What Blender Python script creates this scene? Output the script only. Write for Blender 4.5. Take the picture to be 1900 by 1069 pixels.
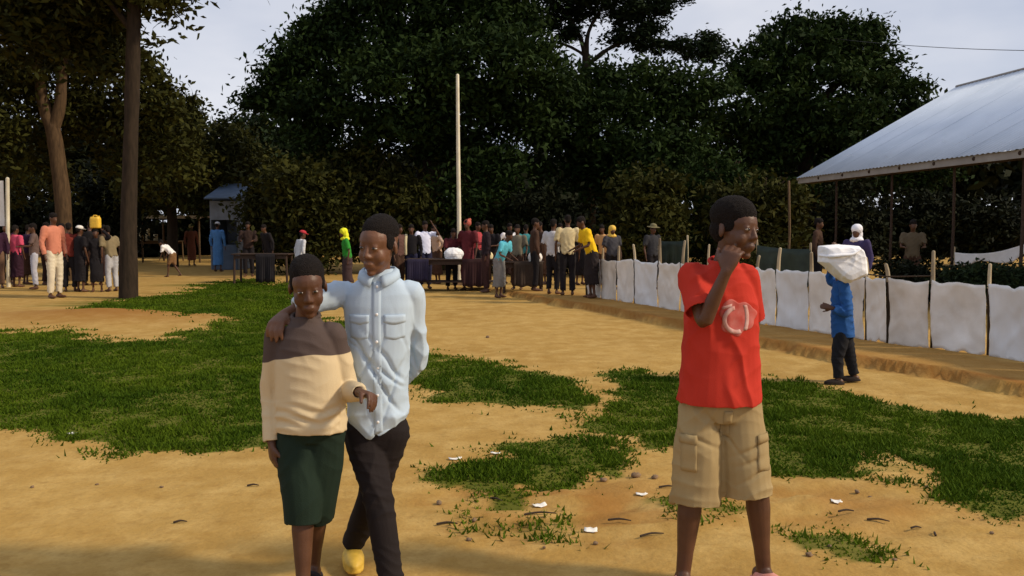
import bpy, bmesh, math, random
import numpy as np
from mathutils import Vector as V, Matrix, Euler
from mathutils.bvhtree import BVHTree
random.seed(7); RNG = np.random.default_rng(7)
R = math.radians
scene = bpy.context.scene
for o in list(bpy.data.objects): bpy.data.objects.remove(o)
col = scene.collection

# ------------------------------------------------------------------ camera
W, H, F = 1900.0, 1069.0, 1600.0
CAM = V((0, 0, 1.48)); HORIZON = 425.0
PITCH = math.atan((H/2 - HORIZON)/F)
cd = bpy.data.cameras.new('camera'); cam = bpy.data.objects.new('camera', cd); col.objects.link(cam)
cam.location = CAM; cam.rotation_euler = (math.pi/2 - PITCH, 0, 0)
cd.sensor_width = 36.0; cd.lens = 36.0*F/W; cd.clip_start = .05; cd.clip_end = 3000
scene.camera = cam
# ------------------------------------------------------------------ sky and sun
SUN_EL, SUN_AZ = R(36), R(103)          # azimuth clockwise from +Y (view direction)
world = bpy.data.worlds.new('World'); scene.world = world; world.use_nodes = True
nt = world.node_tree; nt.nodes.clear()
def wn(t): return nt.nodes.new(t)
out = wn('ShaderNodeOutputWorld'); bg = wn('ShaderNodeBackground'); sky = wn('ShaderNodeTexSky')
sky.sky_type = 'NISHITA'; sky.sun_disc = False; sky.sun_elevation = SUN_EL; sky.sun_rotation = SUN_AZ
sky.air_density = 1.0; sky.dust_density = 2.0; sky.altitude = 900
tc = wn('ShaderNodeTexCoord'); mp = wn('ShaderNodeMapping'); mp.inputs['Scale'].default_value = (1.0, 1.0, 2.6)
cn = wn('ShaderNodeTexNoise'); cn.inputs['Scale'].default_value = 2.3; cn.inputs['Detail'].default_value = 5; cn.inputs['Roughness'].default_value = .5
cr = wn('ShaderNodeValToRGB'); cr.color_ramp.elements[0].position = .36; cr.color_ramp.elements[1].position = .66
cr.color_ramp.elements[0].color = (4.7, 5.2, 6.5, 1); cr.color_ramp.elements[1].color = (8.0, 8.0, 8.5, 1)
mx = wn('ShaderNodeMix'); mx.data_type = 'RGBA'; mx.inputs['Factor'].default_value = .86
nt.links.new(tc.outputs['Generated'], mp.inputs['Vector']); nt.links.new(mp.outputs['Vector'], cn.inputs['Vector'])
nt.links.new(cn.outputs['Fac'], cr.inputs['Fac'])
nt.links.new(sky.outputs['Color'], mx.inputs['A']); nt.links.new(cr.outputs['Color'], mx.inputs['B'])
nt.links.new(mx.outputs['Result'], bg.inputs['Color']); bg.inputs['Strength'].default_value = .080
nt.links.new(bg.outputs['Background'], out.inputs['Surface'])
sl = bpy.data.lights.new('sun', 'SUN'); so = bpy.data.objects.new('sun', sl); col.objects.link(so)
sl.energy = 2.7; sl.angle = R(6); sl.color = (1, .84, .62)
sdir = V((math.sin(SUN_AZ)*math.cos(SUN_EL), math.cos(SUN_AZ)*math.cos(SUN_EL), math.sin(SUN_EL)))
so.rotation_euler = sdir.to_track_quat('Z', 'Y').to_euler(); so.location = (12, -6, 14)
vs = scene.view_settings; vs.view_transform = 'Standard'; vs.look = 'None'; vs.gamma = 1; vs.exposure = 0.42
vs.use_curve_mapping = False

# ------------------------------------------------------------------ pixel to world
CR = Matrix.Rotation(math.pi/2 - PITCH, 3, 'X')
def ray(px, py): return CR @ V((px - W/2, H/2 - py, -F))
def G(px, py, z=0.0):
    d = ray(px, py); t = (z - CAM.z)/d.z; return CAM + d*t
def AT(px, py, Y):
    d = ray(px, py); return CAM + d*(Y/d.y)

# ------------------------------------------------------------------ helpers
def _h(i, j, k, s):
    n = (i*374761393 + j*668265263 + k*2147483647 + s*974634777) & 0xffffffff
    n = ((n ^ (n >> 13))*1274126177) & 0xffffffff
    return ((n ^ (n >> 16)) & 0xffff)/65535.0
def vnoise(p, s=0):
    p = np.asarray(p, float); f = np.floor(p); i = f.astype(np.int64); t = p - f; t = t*t*(3 - 2*t)
    r = 0
    for a in (0, 1):
        for b in (0, 1):
            for c in (0, 1):
                w = (t[:, 0] if a else 1 - t[:, 0])*(t[:, 1] if b else 1 - t[:, 1])*(t[:, 2] if c else 1 - t[:, 2])
                r = r + w*_h(i[:, 0] + a, i[:, 1] + b, i[:, 2] + c, s)
    return r
def fbm(p, s=0, o=3):
    r = 0; a = .5; p = np.asarray(p, float)
    for k in range(o): r = r + a*vnoise(p, s + k); p = p*2.03; a *= .5
    return r/(1 - .5**o)
def sst(a, b, x):
    t = np.clip((x - a)/(b - a), 0, 1); return t*t*(3 - 2*t)

def setprops(o, label=None, cat=None, group=None, kind=None):
    if label: o['label'] = label
    if cat: o['category'] = cat
    if group: o['group'] = group
    if kind: o['kind'] = kind
    return o
def empty(name, loc, label, cat, group=None, rz=0):
    o = bpy.data.objects.new(name, None); col.objects.link(o); o.location = loc; o.rotation_euler.z = rz
    o.empty_display_size = .2
    return setprops(o, label, cat, group)
def link(name, me, mat, parent=None):
    o = bpy.data.objects.new(name, me); col.objects.link(o)
    if mat is not None:
        me.materials.clear(); me.materials.append(mat)
    if parent is not None: o.parent = parent
    return o
def mesh_np(name, verts, faces, smooth=False):
    """verts (n,3), faces (m,k) same k"""
    verts = np.asarray(verts, np.float32); faces = np.asarray(faces, np.int32)
    me = bpy.data.meshes.new(name); k = faces.shape[1]; m = len(faces)
    me.vertices.add(len(verts)); me.vertices.foreach_set('co', verts.ravel())
    me.loops.add(m*k); me.loops.foreach_set('vertex_index', faces.ravel())
    me.polygons.add(m); me.polygons.foreach_set('loop_start', np.arange(0, m*k, k, dtype=np.int32))
    me.update(calc_edges=True)
    if smooth: me.polygons.foreach_set('use_smooth', np.ones(m, bool))
    return me
def attr(me, name, vals):
    a = me.attributes.new(name, 'FLOAT', 'POINT'); a.data.foreach_set('value', np.asarray(vals, np.float32))

class MB:
    def __init__(s): s.v = []; s.f = []
    def add(s, v, f):
        b = len(s.v); s.v += [tuple(x) for x in v]; s.f += [tuple(i + b for i in q) for q in f]; return s
    def box(s, c, d, rz=0, m=None):
        M = m or (Matrix.Translation(V(c)) @ Matrix.Rotation(rz, 4, 'Z'))
        v = [M @ V((x*d[0]/2, y*d[1]/2, z*d[2]/2)) for x in (-1, 1) for y in (-1, 1) for z in (-1, 1)]
        return s.add(v, [(0,1,3,2),(4,6,7,5),(0,4,5,1),(2,3,7,6),(0,2,6,4),(1,5,7,3)])
    def tube(s, *a, **k): v, f = tube(*a, **k); return s.add(v, f)
    def build(s, name, mat, parent=None, smooth=False, bevel=0):
        me = bpy.data.meshes.new(name); me.from_pydata(s.v, [], s.f); me.update()
        if bevel:
            bm = bmesh.new(); bm.from_mesh(me)
            bmesh.ops.bevel(bm, geom=bm.edges[:], offset=bevel, segments=2, affect='EDGES', profile=.6)
            bm.to_mesh(me); bm.free()
        if smooth:
            for p in me.polygons: p.use_smooth = True
        return link(name, me, mat, parent)

def catmull(P, sub):
    P = [V(p) for p in P]
    if len(P) < 3 or sub < 2: return P, [i for i in range(len(P))]
    Q = [P[0]*2 - P[1]] + P + [P[-1]*2 - P[-2]]; o = []; t_ = []
    for i in range(1, len(Q) - 2):
        a, b, c, d = Q[i-1:i+3]
        for k in range(sub):
            t = k/sub
            o.append(.5*((2*b) + (c - a)*t + (2*a - 5*b + 4*c - d)*t*t + (3*b - a - 3*c + d)*t**3)); t_.append(i - 1 + t)
    o.append(P[-1]); t_.append(len(P) - 1)
    return o, t_
def tube(P, rad, n=12, sub=1, flat=False, hem=0, flatten=None):
    """chain of points with radii; rounded ends, or flat ends; hem>0 turns the far end into an open sleeve end"""
    if not hasattr(rad, '__len__'): rad = [rad]*len(P)
    C, T = catmull(P, sub); rr = [float(np.interp(t, range(len(rad)), rad)) for t in T]
    tan = []
    for i in range(len(C)):
        a = C[max(i-1, 0)]; b = C[min(i+1, len(C)-1)]; d = (b - a)
        tan.append(d.normalized() if d.length > 1e-9 else V((0, 0, 1)))
    ref = flatten[0] if flatten else (V((0, 0, 1)) if abs(tan[0].z) < .9 else V((1, 0, 0)))
    u = (ref - tan[0]*ref.dot(tan[0])).normalized()
    rings = []
    for i in range(len(C)):
        u = (u - tan[i]*u.dot(tan[i])).normalized(); w = tan[i].cross(u)
        rings.append((C[i], u.copy(), w, rr[i], tan[i]))
    seq = []
    if not flat:
        c, u0, w0, r, t = rings[0]
        for a in (75, 50, 25): seq.append((c - t*r*math.sin(R(a)), u0, w0, r*math.cos(R(a))))
    seq += [(c, a, b, r) for c, a, b, r, t in rings]
    if hem:
        c, u0, w0, r, t = rings[-1]
        seq.append((c, u0, w0, r - hem)); seq.append((c - t*.05, u0, w0, r - hem*1.3))
    elif not flat:
        c, u0, w0, r, t = rings[-1]
        for a in (25, 50, 75): seq.append((c + t*r*math.sin(R(a)), u0, w0, r*math.cos(R(a))))
    k = flatten[1] if flatten else 1.0
    v = []; f = []
    for c, a, b, r in seq:
        for j in range(n):
            th = 2*math.pi*j/n; v.append(c + a*(r*math.cos(th)*k) + b*(r*math.sin(th)))
    for i in range(len(seq) - 1):
        for j in range(n):
            f.append((i*n + j, i*n + (j+1) % n, (i+1)*n + (j+1) % n, (i+1)*n + j))
    f.append(tuple(reversed(range(n)))); f.append(tuple(range((len(seq)-1)*n, len(seq)*n)))
    return v, f
def loft(rings, n=28, p=2.3):
    """rings: (centre, right, fwd, rx, ry)"""
    v = []; f = []
    for c, a, b, rx, ry in rings:
        for j in range(n):
            th = 2*math.pi*j/n; cx, sy = math.cos(th), math.sin(th)
            v.append(V(c) + V(a)*(rx*math.copysign(abs(cx)**(2/p), cx)) + V(b)*(ry*math.copysign(abs(sy)**(2/p), sy)))
    m = len(rings)
    for i in range(m - 1):
        for j in range(n): f.append((i*n + j, i*n + (j+1) % n, (i+1)*n + (j+1) % n, (i+1)*n + j))
    f.append(tuple(reversed(range(n)))); f.append(tuple(range((m-1)*n, m*n)))
    return v, f
def ell(c, r, M=None, n=12):
    c = V(c); v = [V((0, 0, -1))]; f = []; m = n//2
    for i in range(1, m):
        ph = -math.pi/2 + math.pi*i/m
        for j in range(n):
            th = 2*math.pi*j/n; v.append(V((math.cos(ph)*math.cos(th), math.cos(ph)*math.sin(th), math.sin(ph))))
    v.append(V((0, 0, 1))); L = len(v) - 1
    for j in range(n): f.append((0, 1 + (j+1) % n, 1 + j)); f.append((L, 1 + (m-2)*n + j, 1 + (m-2)*n + (j+1) % n))
    for i in range(m - 2):
        for j in range(n): f.append((1+i*n+j, 1+i*n+(j+1) % n, 1+(i+1)*n+(j+1) % n, 1+(i+1)*n+j))
    o = [V((a.x*r[0], a.y*r[1], a.z*r[2])) for a in v]
    return [c + (M @ a if M else a) for a in o], f
def remesh(name, prims, voxel, smooth=3, fac=.5):
    mb = MB()
    for v, f in prims: mb.add(v, f)
    me = bpy.data.meshes.new('tmp'); me.from_pydata(mb.v, [], mb.f); me.update()
    o = bpy.data.objects.new('tmp', me); col.objects.link(o)
    m = o.modifiers.new('r', 'REMESH'); m.mode = 'VOXEL'; m.voxel_size = voxel; m.use_smooth_shade = True
    if smooth:
        s = o.modifiers.new('s', 'SMOOTH'); s.factor = fac; s.iterations = smooth
    dg = bpy.context.evaluated_depsgraph_get()
    res = bpy.data.meshes.new_from_object(o.evaluated_get(dg)); res.name = name
    bpy.data.objects.remove(o); bpy.data.meshes.remove(me)
    return res
def coords(me):
    a = np.empty(len(me.vertices)*3, np.float32); me.vertices.foreach_get('co', a); return a.reshape(-1, 3).astype(float)
def displace(me, fn):
    p = coords(me); nn = np.empty(len(me.vertices)*3, np.float32); me.vertices.foreach_get('normal', nn); nn = nn.reshape(-1, 3)
    p = p + nn*fn(p, nn)[:, None]; me.vertices.foreach_set('co', p.astype(np.float32).ravel()); me.update()

# ------------------------------------------------------------------ materials
def mat(name, c, rough=.8, var=.12, scale=30, bump=0, bscale=120, spec=.3, c2=None, metal=0, aniso=None, sheen=0):
    m = bpy.data.materials.new(name); m.use_nodes = True; n = m.node_tree.nodes; l = m.node_tree.links
    b = n['Principled BSDF']; b.inputs['Roughness'].default_value = rough; b.inputs['Specular IOR Level'].default_value = spec
    b.inputs['Metallic'].default_value = metal
    if sheen: b.inputs['Sheen Weight'].default_value = sheen
    t = n.new('ShaderNodeTexCoord'); vec = t.outputs['Object']
    if aniso:
        mpn = n.new('ShaderNodeMapping'); mpn.inputs['Scale'].default_value = aniso; l.new(vec, mpn.inputs['Vector']); vec = mpn.outputs['Vector']
    no = n.new('ShaderNodeTexNoise'); no.inputs['Scale'].default_value = scale; no.inputs['Detail'].default_value = 4; l.new(vec, no.inputs['Vector'])
    r = n.new('ShaderNodeValToRGB'); r.color_ramp.elements[0].position = .3; r.color_ramp.elements[1].position = .7
    a = c2 if c2 else tuple(x*(1 - var) for x in c[:3]); bb = c if c2 else tuple(min(x*(1 + var), 1) for x in c[:3])
    r.color_ramp.elements[0].color = (*a[:3], 1); r.color_ramp.elements[1].color = (*bb[:3], 1)
    l.new(no.outputs['Fac'], r.inputs['Fac']); l.new(r.outputs['Color'], b.inputs['Base Color'])
    if bump:
        n2 = n.new('ShaderNodeTexNoise'); n2.inputs['Scale'].default_value = bscale; n2.inputs['Detail'].default_value = 3; l.new(vec, n2.inputs['Vector'])
        bp = n.new('ShaderNodeBump'); bp.inputs['Strength'].default_value = bump; bp.inputs['Distance'].default_value = .01
        l.new(n2.outputs['Fac'], bp.inputs['Height']); l.new(bp.outputs['Normal'], b.inputs['Normal'])
    return m
def leafmat(name, a, b_, rough=.75, trans=.0):
    m = bpy.data.materials.new(name); m.use_nodes = True; n = m.node_tree.nodes; l = m.node_tree.links
    b = n['Principled BSDF']; b.inputs['Roughness'].default_value = rough; b.inputs['Specular IOR Level'].default_value = .08
    at = n.new('ShaderNodeAttribute'); at.attribute_name = 'tint'
    r = n.new('ShaderNodeValToRGB'); r.color_ramp.elements[0].color = (*a, 1); r.color_ramp.elements[1].color = (*b_, 1)
    l.new(at.outputs['Fac'], r.inputs['Fac']); l.new(r.outputs['Color'], b.inputs['Base Color'])
    if trans:
        tr = n.new('ShaderNodeBsdfTranslucent'); l.new(r.outputs['Color'], tr.inputs['Color'])
        ms = n.new('ShaderNodeMixShader'); ms.inputs[0].default_value = trans
        l.new(b.outputs[0], ms.inputs[1]); l.new(tr.outputs[0], ms.inputs[2]); l.new(ms.outputs[0], n['Material Output'].inputs['Surface'])
    return m
M = {}
M['bark'] = mat('bark', (.10, .062, .032), .95, c2=(.045, .028, .016), scale=6, bump=.8, bscale=14, spec=.1, aniso=(3, 3, .6))
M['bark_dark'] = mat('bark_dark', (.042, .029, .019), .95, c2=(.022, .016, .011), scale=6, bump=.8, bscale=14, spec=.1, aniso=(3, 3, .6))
M['leaf'] = leafmat('leaf', (.006, .015, .004), (.025, .044, .008), trans=.12)
M['leaf_olive'] = leafmat('leaf_olive', (.015, .017, .004), (.050, .051, .009), trans=.12)
M['leaf_blue'] = leafmat('leaf_blue', (.008, .015, .007), (.022, .036, .013), trans=.12)
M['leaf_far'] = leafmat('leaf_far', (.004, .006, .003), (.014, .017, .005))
M['grass'] = leafmat('grass', (.030, .066, .003), (.112, .160, .008), .8, trans=.2)
M['wood'] = mat('wood', (.16, .10, .05), .85, c2=(.08, .05, .028), scale=5, bump=.3, bscale=30, aniso=(8, 8, 1))
M['dark_wood'] = mat('dark_wood', (.06, .034, .022), .8, c2=(.03, .018, .012), scale=6, bump=.3, bscale=30, aniso=(8, 1, 8))
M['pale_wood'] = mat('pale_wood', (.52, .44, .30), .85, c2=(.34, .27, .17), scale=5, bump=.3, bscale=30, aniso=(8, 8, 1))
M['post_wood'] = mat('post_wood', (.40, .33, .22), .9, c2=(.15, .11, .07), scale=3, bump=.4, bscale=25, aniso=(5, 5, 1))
M['white_paint'] = mat('white_paint', (.74, .68, .52), .5, c2=(.60, .53, .38), scale=5)
M['sheet'] = mat('sheet', (.80, .775, .74), .55, c2=(.62, .585, .54), scale=3.2, bump=.12, bscale=40, spec=.35)
M['steel_roof'] = mat('steel_roof', (.60, .68, .80), .42, c2=(.50, .58, .70), scale=1.2, spec=.5, metal=.25, bump=.05, bscale=3)
M['fascia'] = mat('fascia', (.30, .28, .26), .6, scale=4)
M['paper'] = mat('paper', (.78, .75, .68), .8, var=.06)
M['stone'] = mat('stone', (.20, .13, .075), .9, var=.35, scale=20, bump=.4, bscale=40)
M['stick'] = mat('stick', (.05, .032, .02), .9, var=.3)
M['wire'] = mat('wire', (.03, .03, .032), .6)

# ------------------------------------------------------------------ ground shape
bank_px = [(900,540),(960,551),(1000,560),(1100,579),(1260,608),(1400,641),(1530,668),(1640,690),(1780,711),(1900,736),(2150,785)]
bank = sorted([(G(x, y).y, G(x, y).x) for x, y in bank_px])
by = np.array([-30, bank[0][0] - 1.2] + [b[0] for b in bank] + [24.0]); 
bx = np.array([bank[0][1] + 3, bank[0][1] + .9] + [b[1] for b in bank] + [bank[-1][1] - 3])
def ground_h(x, y):
    x = np.atleast_1d(np.asarray(x, float)); y = np.atleast_1d(np.asarray(y, float))
    P = np.stack([x, y, np.zeros_like(x)], 1)
    h = (fbm(P*.45, 3, 2) - .5)*.05 + (fbm(P*2.3, 9, 3) - .5)*.022
    d = (x - np.interp(y, by, bx))*.92 + (vnoise(P*2.2, 21) - .5)*.22 + (vnoise(P*7, 22) - .5)*.09
    h = h + .105*sst(-.01, .07, d)*sst(23, 18.5, y)
    # eroded, trampled soil between the turf patches
    c = G(1030, 940); e = np.exp(-(((x - c.x)/.75)**2 + ((y - c.y)/.75)**2))
    c = G(1560, 950); e = np.maximum(e, np.exp(-(((x - c.x)/.9)**2 + ((y - c.y)/.5)**2)))
    q = fbm(np.stack([x*3.2, y*5.5, 0*x], 1), 31, 3); q = np.floor(q*7)/7 + .25*(q*7 - np.floor(q*7))/7
    h = h + e*(q - .5)*.13
    # low earth mound by the big trunk
    c = G(170, 588); h = h + .13*np.exp(-(((x - c.x)/1.5)**2 + ((y - c.y)/.9)**2))
    # shadowless foot of the far market ground
    return h
def gh(x, y): return float(ground_h(x, y)[0])
def on_ground(px, py, z=0):
    p = G(px, py, 0); 
    for _ in range(3): p = G(px, py, gh(p.x, p.y))
    return p

GRASS = [
 [(160,576),(240,553),(360,543),(375,530),(440,520),(530,528),(560,560),(560,650),(470,650),(470,600),(420,586),(300,583)],
 [(-260,622),(0,616),(100,617),(210,631),(330,636),(345,612),(400,601),(480,590),(650,600),(660,640),(640,805),(480,820),(350,833),(200,826),(100,806),(0,797),(-260,780)],
 [(640,655),(790,660),(900,670),(960,690),(1040,702),(1085,735),(1080,752),(990,756),(920,743),(850,738),(780,720),(640,705)],
 [(1130,702),(1200,690),(1260,690),(1400,705),(1500,712),(1600,732),(1655,755),(1750,770),(1900,785),(2150,800),(2150,950),(1900,940),(1800,943),(1725,930),(1765,882),(1700,852),(1640,846),(1590,862),(1570,875),(1640,890),(1560,892),(1420,872),(1260,832),(1160,806),(1072,790),(1090,765),(1170,750),(1130,716)],
 [(790,884),(850,848),(930,845),(935,822),(1050,807),(1180,828),(1150,846),(1080,872),(1090,890),(1010,905),(940,922),(850,906)],
 [(1442,1012),(1500,997),(1600,992),(1668,1012),(1640,1026),(1500,1027)],
 [(860,980),(930,968),(1050,975),(1085,990),(1000,1006),(900,996)],
 [(1225,928),(1390,932),(1385,952),(1240,952)],
 [(1560,868),(1650,862),(1745,876),(1650,894)],
]
DENS = [1, 1, 1, 1, 1, .9, .28, .7, .3]
GW = [np.array([(G(x, y).x, G(x, y).y) for x, y in g]) for g in GRASS]
def inpoly(P, g):
    x, y = P[:, 0], P[:, 1]; r = np.zeros(len(x), bool); j = len(g) - 1
    for i in range(len(g)):
        xi, yi = g[i]; xj, yj = g[j]
        if yi != yj:
            c = ((yi > y) != (yj > y)) & (x < (xj - xi)*(y - yi)/(yj - yi) + xi); r ^= c
        j = i
    return r
def grass_mask(x, y):
    P3 = np.stack([x, y, 0*x], 1); k = .03 + .012*np.maximum(y, 0)
    wx = x + (fbm(P3*3.1, 41, 3) - .5)*k*4.5; wy = y + (fbm(P3*3.1, 47, 3) - .5)*k*8
    m = np.zeros(len(x))
    Q = np.stack([wx, wy], 1)
    for g, d in zip(GW, DENS): m = np.maximum(m, inpoly(Q, g)*d)
    return m

def axis(parts):
    o = []
    for a, b, n in parts: o += list(np.linspace(a, b, n, endpoint=False))
    return o
geo = lambda a, b, n: list(a*(b/a)**(np.arange(1, n + 1)/n))
xs = [-v for v in reversed(geo(8, 700, 24))] + axis([(-8, 10, 300)]) + [10] + geo(10, 700, 24)
ys = axis([(-60, 2.2, 16), (2.2, 8, 130), (8, 25, 190)]) + [25] + geo(25, 1200, 30)
X, Y = np.meshgrid(np.array(xs), np.array(ys)); X = X.ravel(); Y = Y.ravel()
Z = ground_h(X, Y)
nx, ny = len(xs), len(ys)
idx = np.arange(nx*ny).reshape(ny, nx)
fc = np.stack([idx[:-1, :-1], idx[:-1, 1:], idx[1:, 1:], idx[1:, :-1]], -1).reshape(-1, 4)
gme = mesh_np('ground', np.stack([X, Y, Z], 1), fc, True)
gm = grass_mask(X, Y)
attr(gme, 'turf', gm)
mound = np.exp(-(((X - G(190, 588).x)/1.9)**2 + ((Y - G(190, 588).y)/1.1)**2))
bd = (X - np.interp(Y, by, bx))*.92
bankface = np.exp(-((bd - .03)/.10)**2)*sst(22, 19, Y)  # shade along the bank's drop, put into the soil colour
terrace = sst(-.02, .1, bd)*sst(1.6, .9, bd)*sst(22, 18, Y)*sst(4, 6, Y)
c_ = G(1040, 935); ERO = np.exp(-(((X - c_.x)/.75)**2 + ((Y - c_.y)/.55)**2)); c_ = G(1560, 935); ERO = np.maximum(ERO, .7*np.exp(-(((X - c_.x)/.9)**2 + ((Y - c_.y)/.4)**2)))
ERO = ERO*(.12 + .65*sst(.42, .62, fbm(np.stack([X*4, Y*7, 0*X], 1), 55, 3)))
shade = np.clip(mound*.8 + bankface*.7 + terrace*.38 + ERO, 0, 1)  # reddish mound and eroded soil, darker terrace, painted shade on the bank face
attr(gme, 'red_soil_and_shade', shade)
def ground_material():
    m = bpy.data.materials.new('ground_soil'); m.use_nodes = True; n = m.node_tree.nodes; l = m.node_tree.links
    b = n['Principled BSDF']; b.inputs['Roughness'].default_value = .95; b.inputs['Specular IOR Level'].default_value = .1
    t = n.new('ShaderNodeTexCoord')
    def noise(s, d, sc=None):
        x = n.new('ShaderNodeTexNoise'); x.inputs['Scale'].default_value = s; x.inputs['Detail'].default_value = d; x.inputs['Roughness'].default_value = .6
        if sc:
            mm = n.new('ShaderNodeMapping'); mm.inputs['Scale'].default_value = sc; l.new(t.outputs['Object'], mm.inputs['Vector']); l.new(mm.outputs['Vector'], x.inputs['Vector'])
        else: l.new(t.outputs['Object'], x.inputs['Vector'])
        return x.outputs['Fac']
    def ramp(f, a, b_, p0=.3, p1=.7):
        r = n.new('ShaderNodeValToRGB'); r.color_ramp.elements[0].position = p0; r.color_ramp.elements[1].position = p1
        r.color_ramp.elements[0].color = (*a, 1); r.color_ramp.elements[1].color = (*b_, 1); l.new(f, r.inputs['Fac']); return r.outputs['Color']
    def mix(f, a, b_, mode='MIX'):
        x = n.new('ShaderNodeMix'); x.data_type = 'RGBA'; x.blend_type = mode
        if isinstance(f, float): x.inputs['Factor'].default_value = f
        else: l.new(f, x.inputs['Factor'])
        for s, q in (('A', a), ('B', b_)):
            if isinstance(q, tuple): x.inputs[s].default_value = (*q, 1)
            else: l.new(q, x.inputs[s])
        return x.outputs['Result']
    c = ramp(noise(.55, 5), SOIL_D, SOIL_L)
    c = mix(ramp(noise(3.2, 5), (0, 0, 0), (1, 1, 1), .42, .72), c, SOIL_P)
    c = mix(ramp(noise(9, 6), (0, 0, 0), (.5, .5, .5), .52, .7), c, SOIL_B)
    c = mix(ramp(noise(45, 6), (0, 0, 0), (.32, .32, .32), .45, .75), c, (.24, .125, .030))
    a = n.new('ShaderNodeAttribute'); a.attribute_name = 'red_soil_and_shade'
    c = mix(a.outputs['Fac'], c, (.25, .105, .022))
    a = n.new('ShaderNodeAttribute'); a.attribute_name = 'turf'
    ml = n.new('ShaderNodeMath'); ml.operation = 'MULTIPLY'; ml.inputs[1].default_value = .85; l.new(a.outputs['Fac'], ml.inputs[0])
    c = mix(ml.outputs[0], c, ramp(noise(8, 4), (.032, .062, .003), (.062, .095, .005)))
    l.new(c, b.inputs['Base Color'])
    bp = n.new('ShaderNodeBump'); bp.inputs['Strength'].default_value = .35; bp.inputs['Distance'].default_value = .02
    ad = n.new('ShaderNodeMath'); ad.operation = 'ADD'; l.new(noise(24, 6), ad.inputs[0]); l.new(noise(6, 4), ad.inputs[1])
    l.new(ad.outputs[0], bp.inputs['Height']); l.new(bp.outputs['Normal'], b.inputs['Normal'])
    return m
SOIL_D, SOIL_L, SOIL_P, SOIL_B = (.325, .190, .048), (.41, .256, .074), (.48, .318, .108), (.275, .155, .040)
ground = link('ground', gme, ground_material()); setprops(ground, 'bare sandy earth of the open ground', 'ground', kind='structure')

# ------------------------------------------------------------------ grass blades
def make_grass():
    Vt = []; Tn = []; 
    for g, dn in zip(GW, DENS):
        lo = g.min(0) - .35; hi = g.max(0) + .35
        lo[0] = max(lo[0], -9); hi[0] = min(hi[0], 9)
        area = (hi[0] - lo[0])*(hi[1] - lo[1])
        n = int(area*10500)
        p = lo + RNG.random((n, 2))*(hi - lo)
        d = np.clip(p[:, 1], 3, 30)
        keep = RNG.random(n) < np.clip((4.2/d)**1.2, .06, 1)
        p = p[keep]; 
        m = np.zeros(len(p))
        P3 = np.stack([p[:, 0], p[:, 1], 0*p[:, 0]], 1); k = .03 + .012*np.maximum(p[:, 1], 0)
        Q = np.stack([p[:, 0] + (fbm(P3*3.1, 41, 3) - .5)*k*4.5 + RNG.normal(size=len(p))*k*.55, p[:, 1] + (fbm(P3*3.1, 47, 3) - .5)*k*8 + RNG.normal(size=len(p))*k*1.3], 1)
        ins = inpoly(Q, g)
        cl = fbm(P3*4.5, 61, 3)
        pr = dn*np.clip((cl - .30)*4.2, .45, 1)
        ok = ins & (RNG.random(len(p)) < pr)
        p = p[ok]; cl = cl[ok]; P3 = P3[ok]
        d = p[:, 1]; n = len(p)
        z = ground_h(p[:, 0], p[:, 1])
        hgt = (.013 + .032*np.clip(cl - .25, 0, 1)*RNG.random(n)*2.4)*(1 + .015*d) + (RNG.random(n) < .012)*RNG.random(n)*.04
        wid = (.0036 + .004*RNG.random(n))*(1 + .14*d)
        az = RNG.random(n)*2*math.pi; ln = hgt*(.2 + .9*RNG.random(n)); az2 = RNG.random(n)*2*math.pi
        base = np.stack([p[:, 0], p[:, 1], z - .004], 1)
        sd = np.stack([np.cos(az), np.sin(az), 0*az], 1)*wid[:, None]
        tip = base + np.stack([np.cos(az2)*ln, np.sin(az2)*ln, hgt], 1)
        Vt.append(np.stack([base - sd, base + sd, tip], 1).reshape(-1, 3))
        big = fbm(P3*1.1, 71, 2)
        t = np.clip(.15 + .5*(big - .3)*1.6 + .35*RNG.random(n) - .1, 0, 1)
        Tn.append(np.repeat(t, 3))
    v = np.concatenate(Vt); me = mesh_np('grass', v, np.arange(len(v)).reshape(-1, 3))
    attr(me, 'tint', np.concatenate(Tn))
    o = link('grass', me, M['grass']); setprops(o, 'short green turf growing in patches on the sandy earth', 'grass', kind='stuff')
    return len(v)//3
NG = make_grass()

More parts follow.
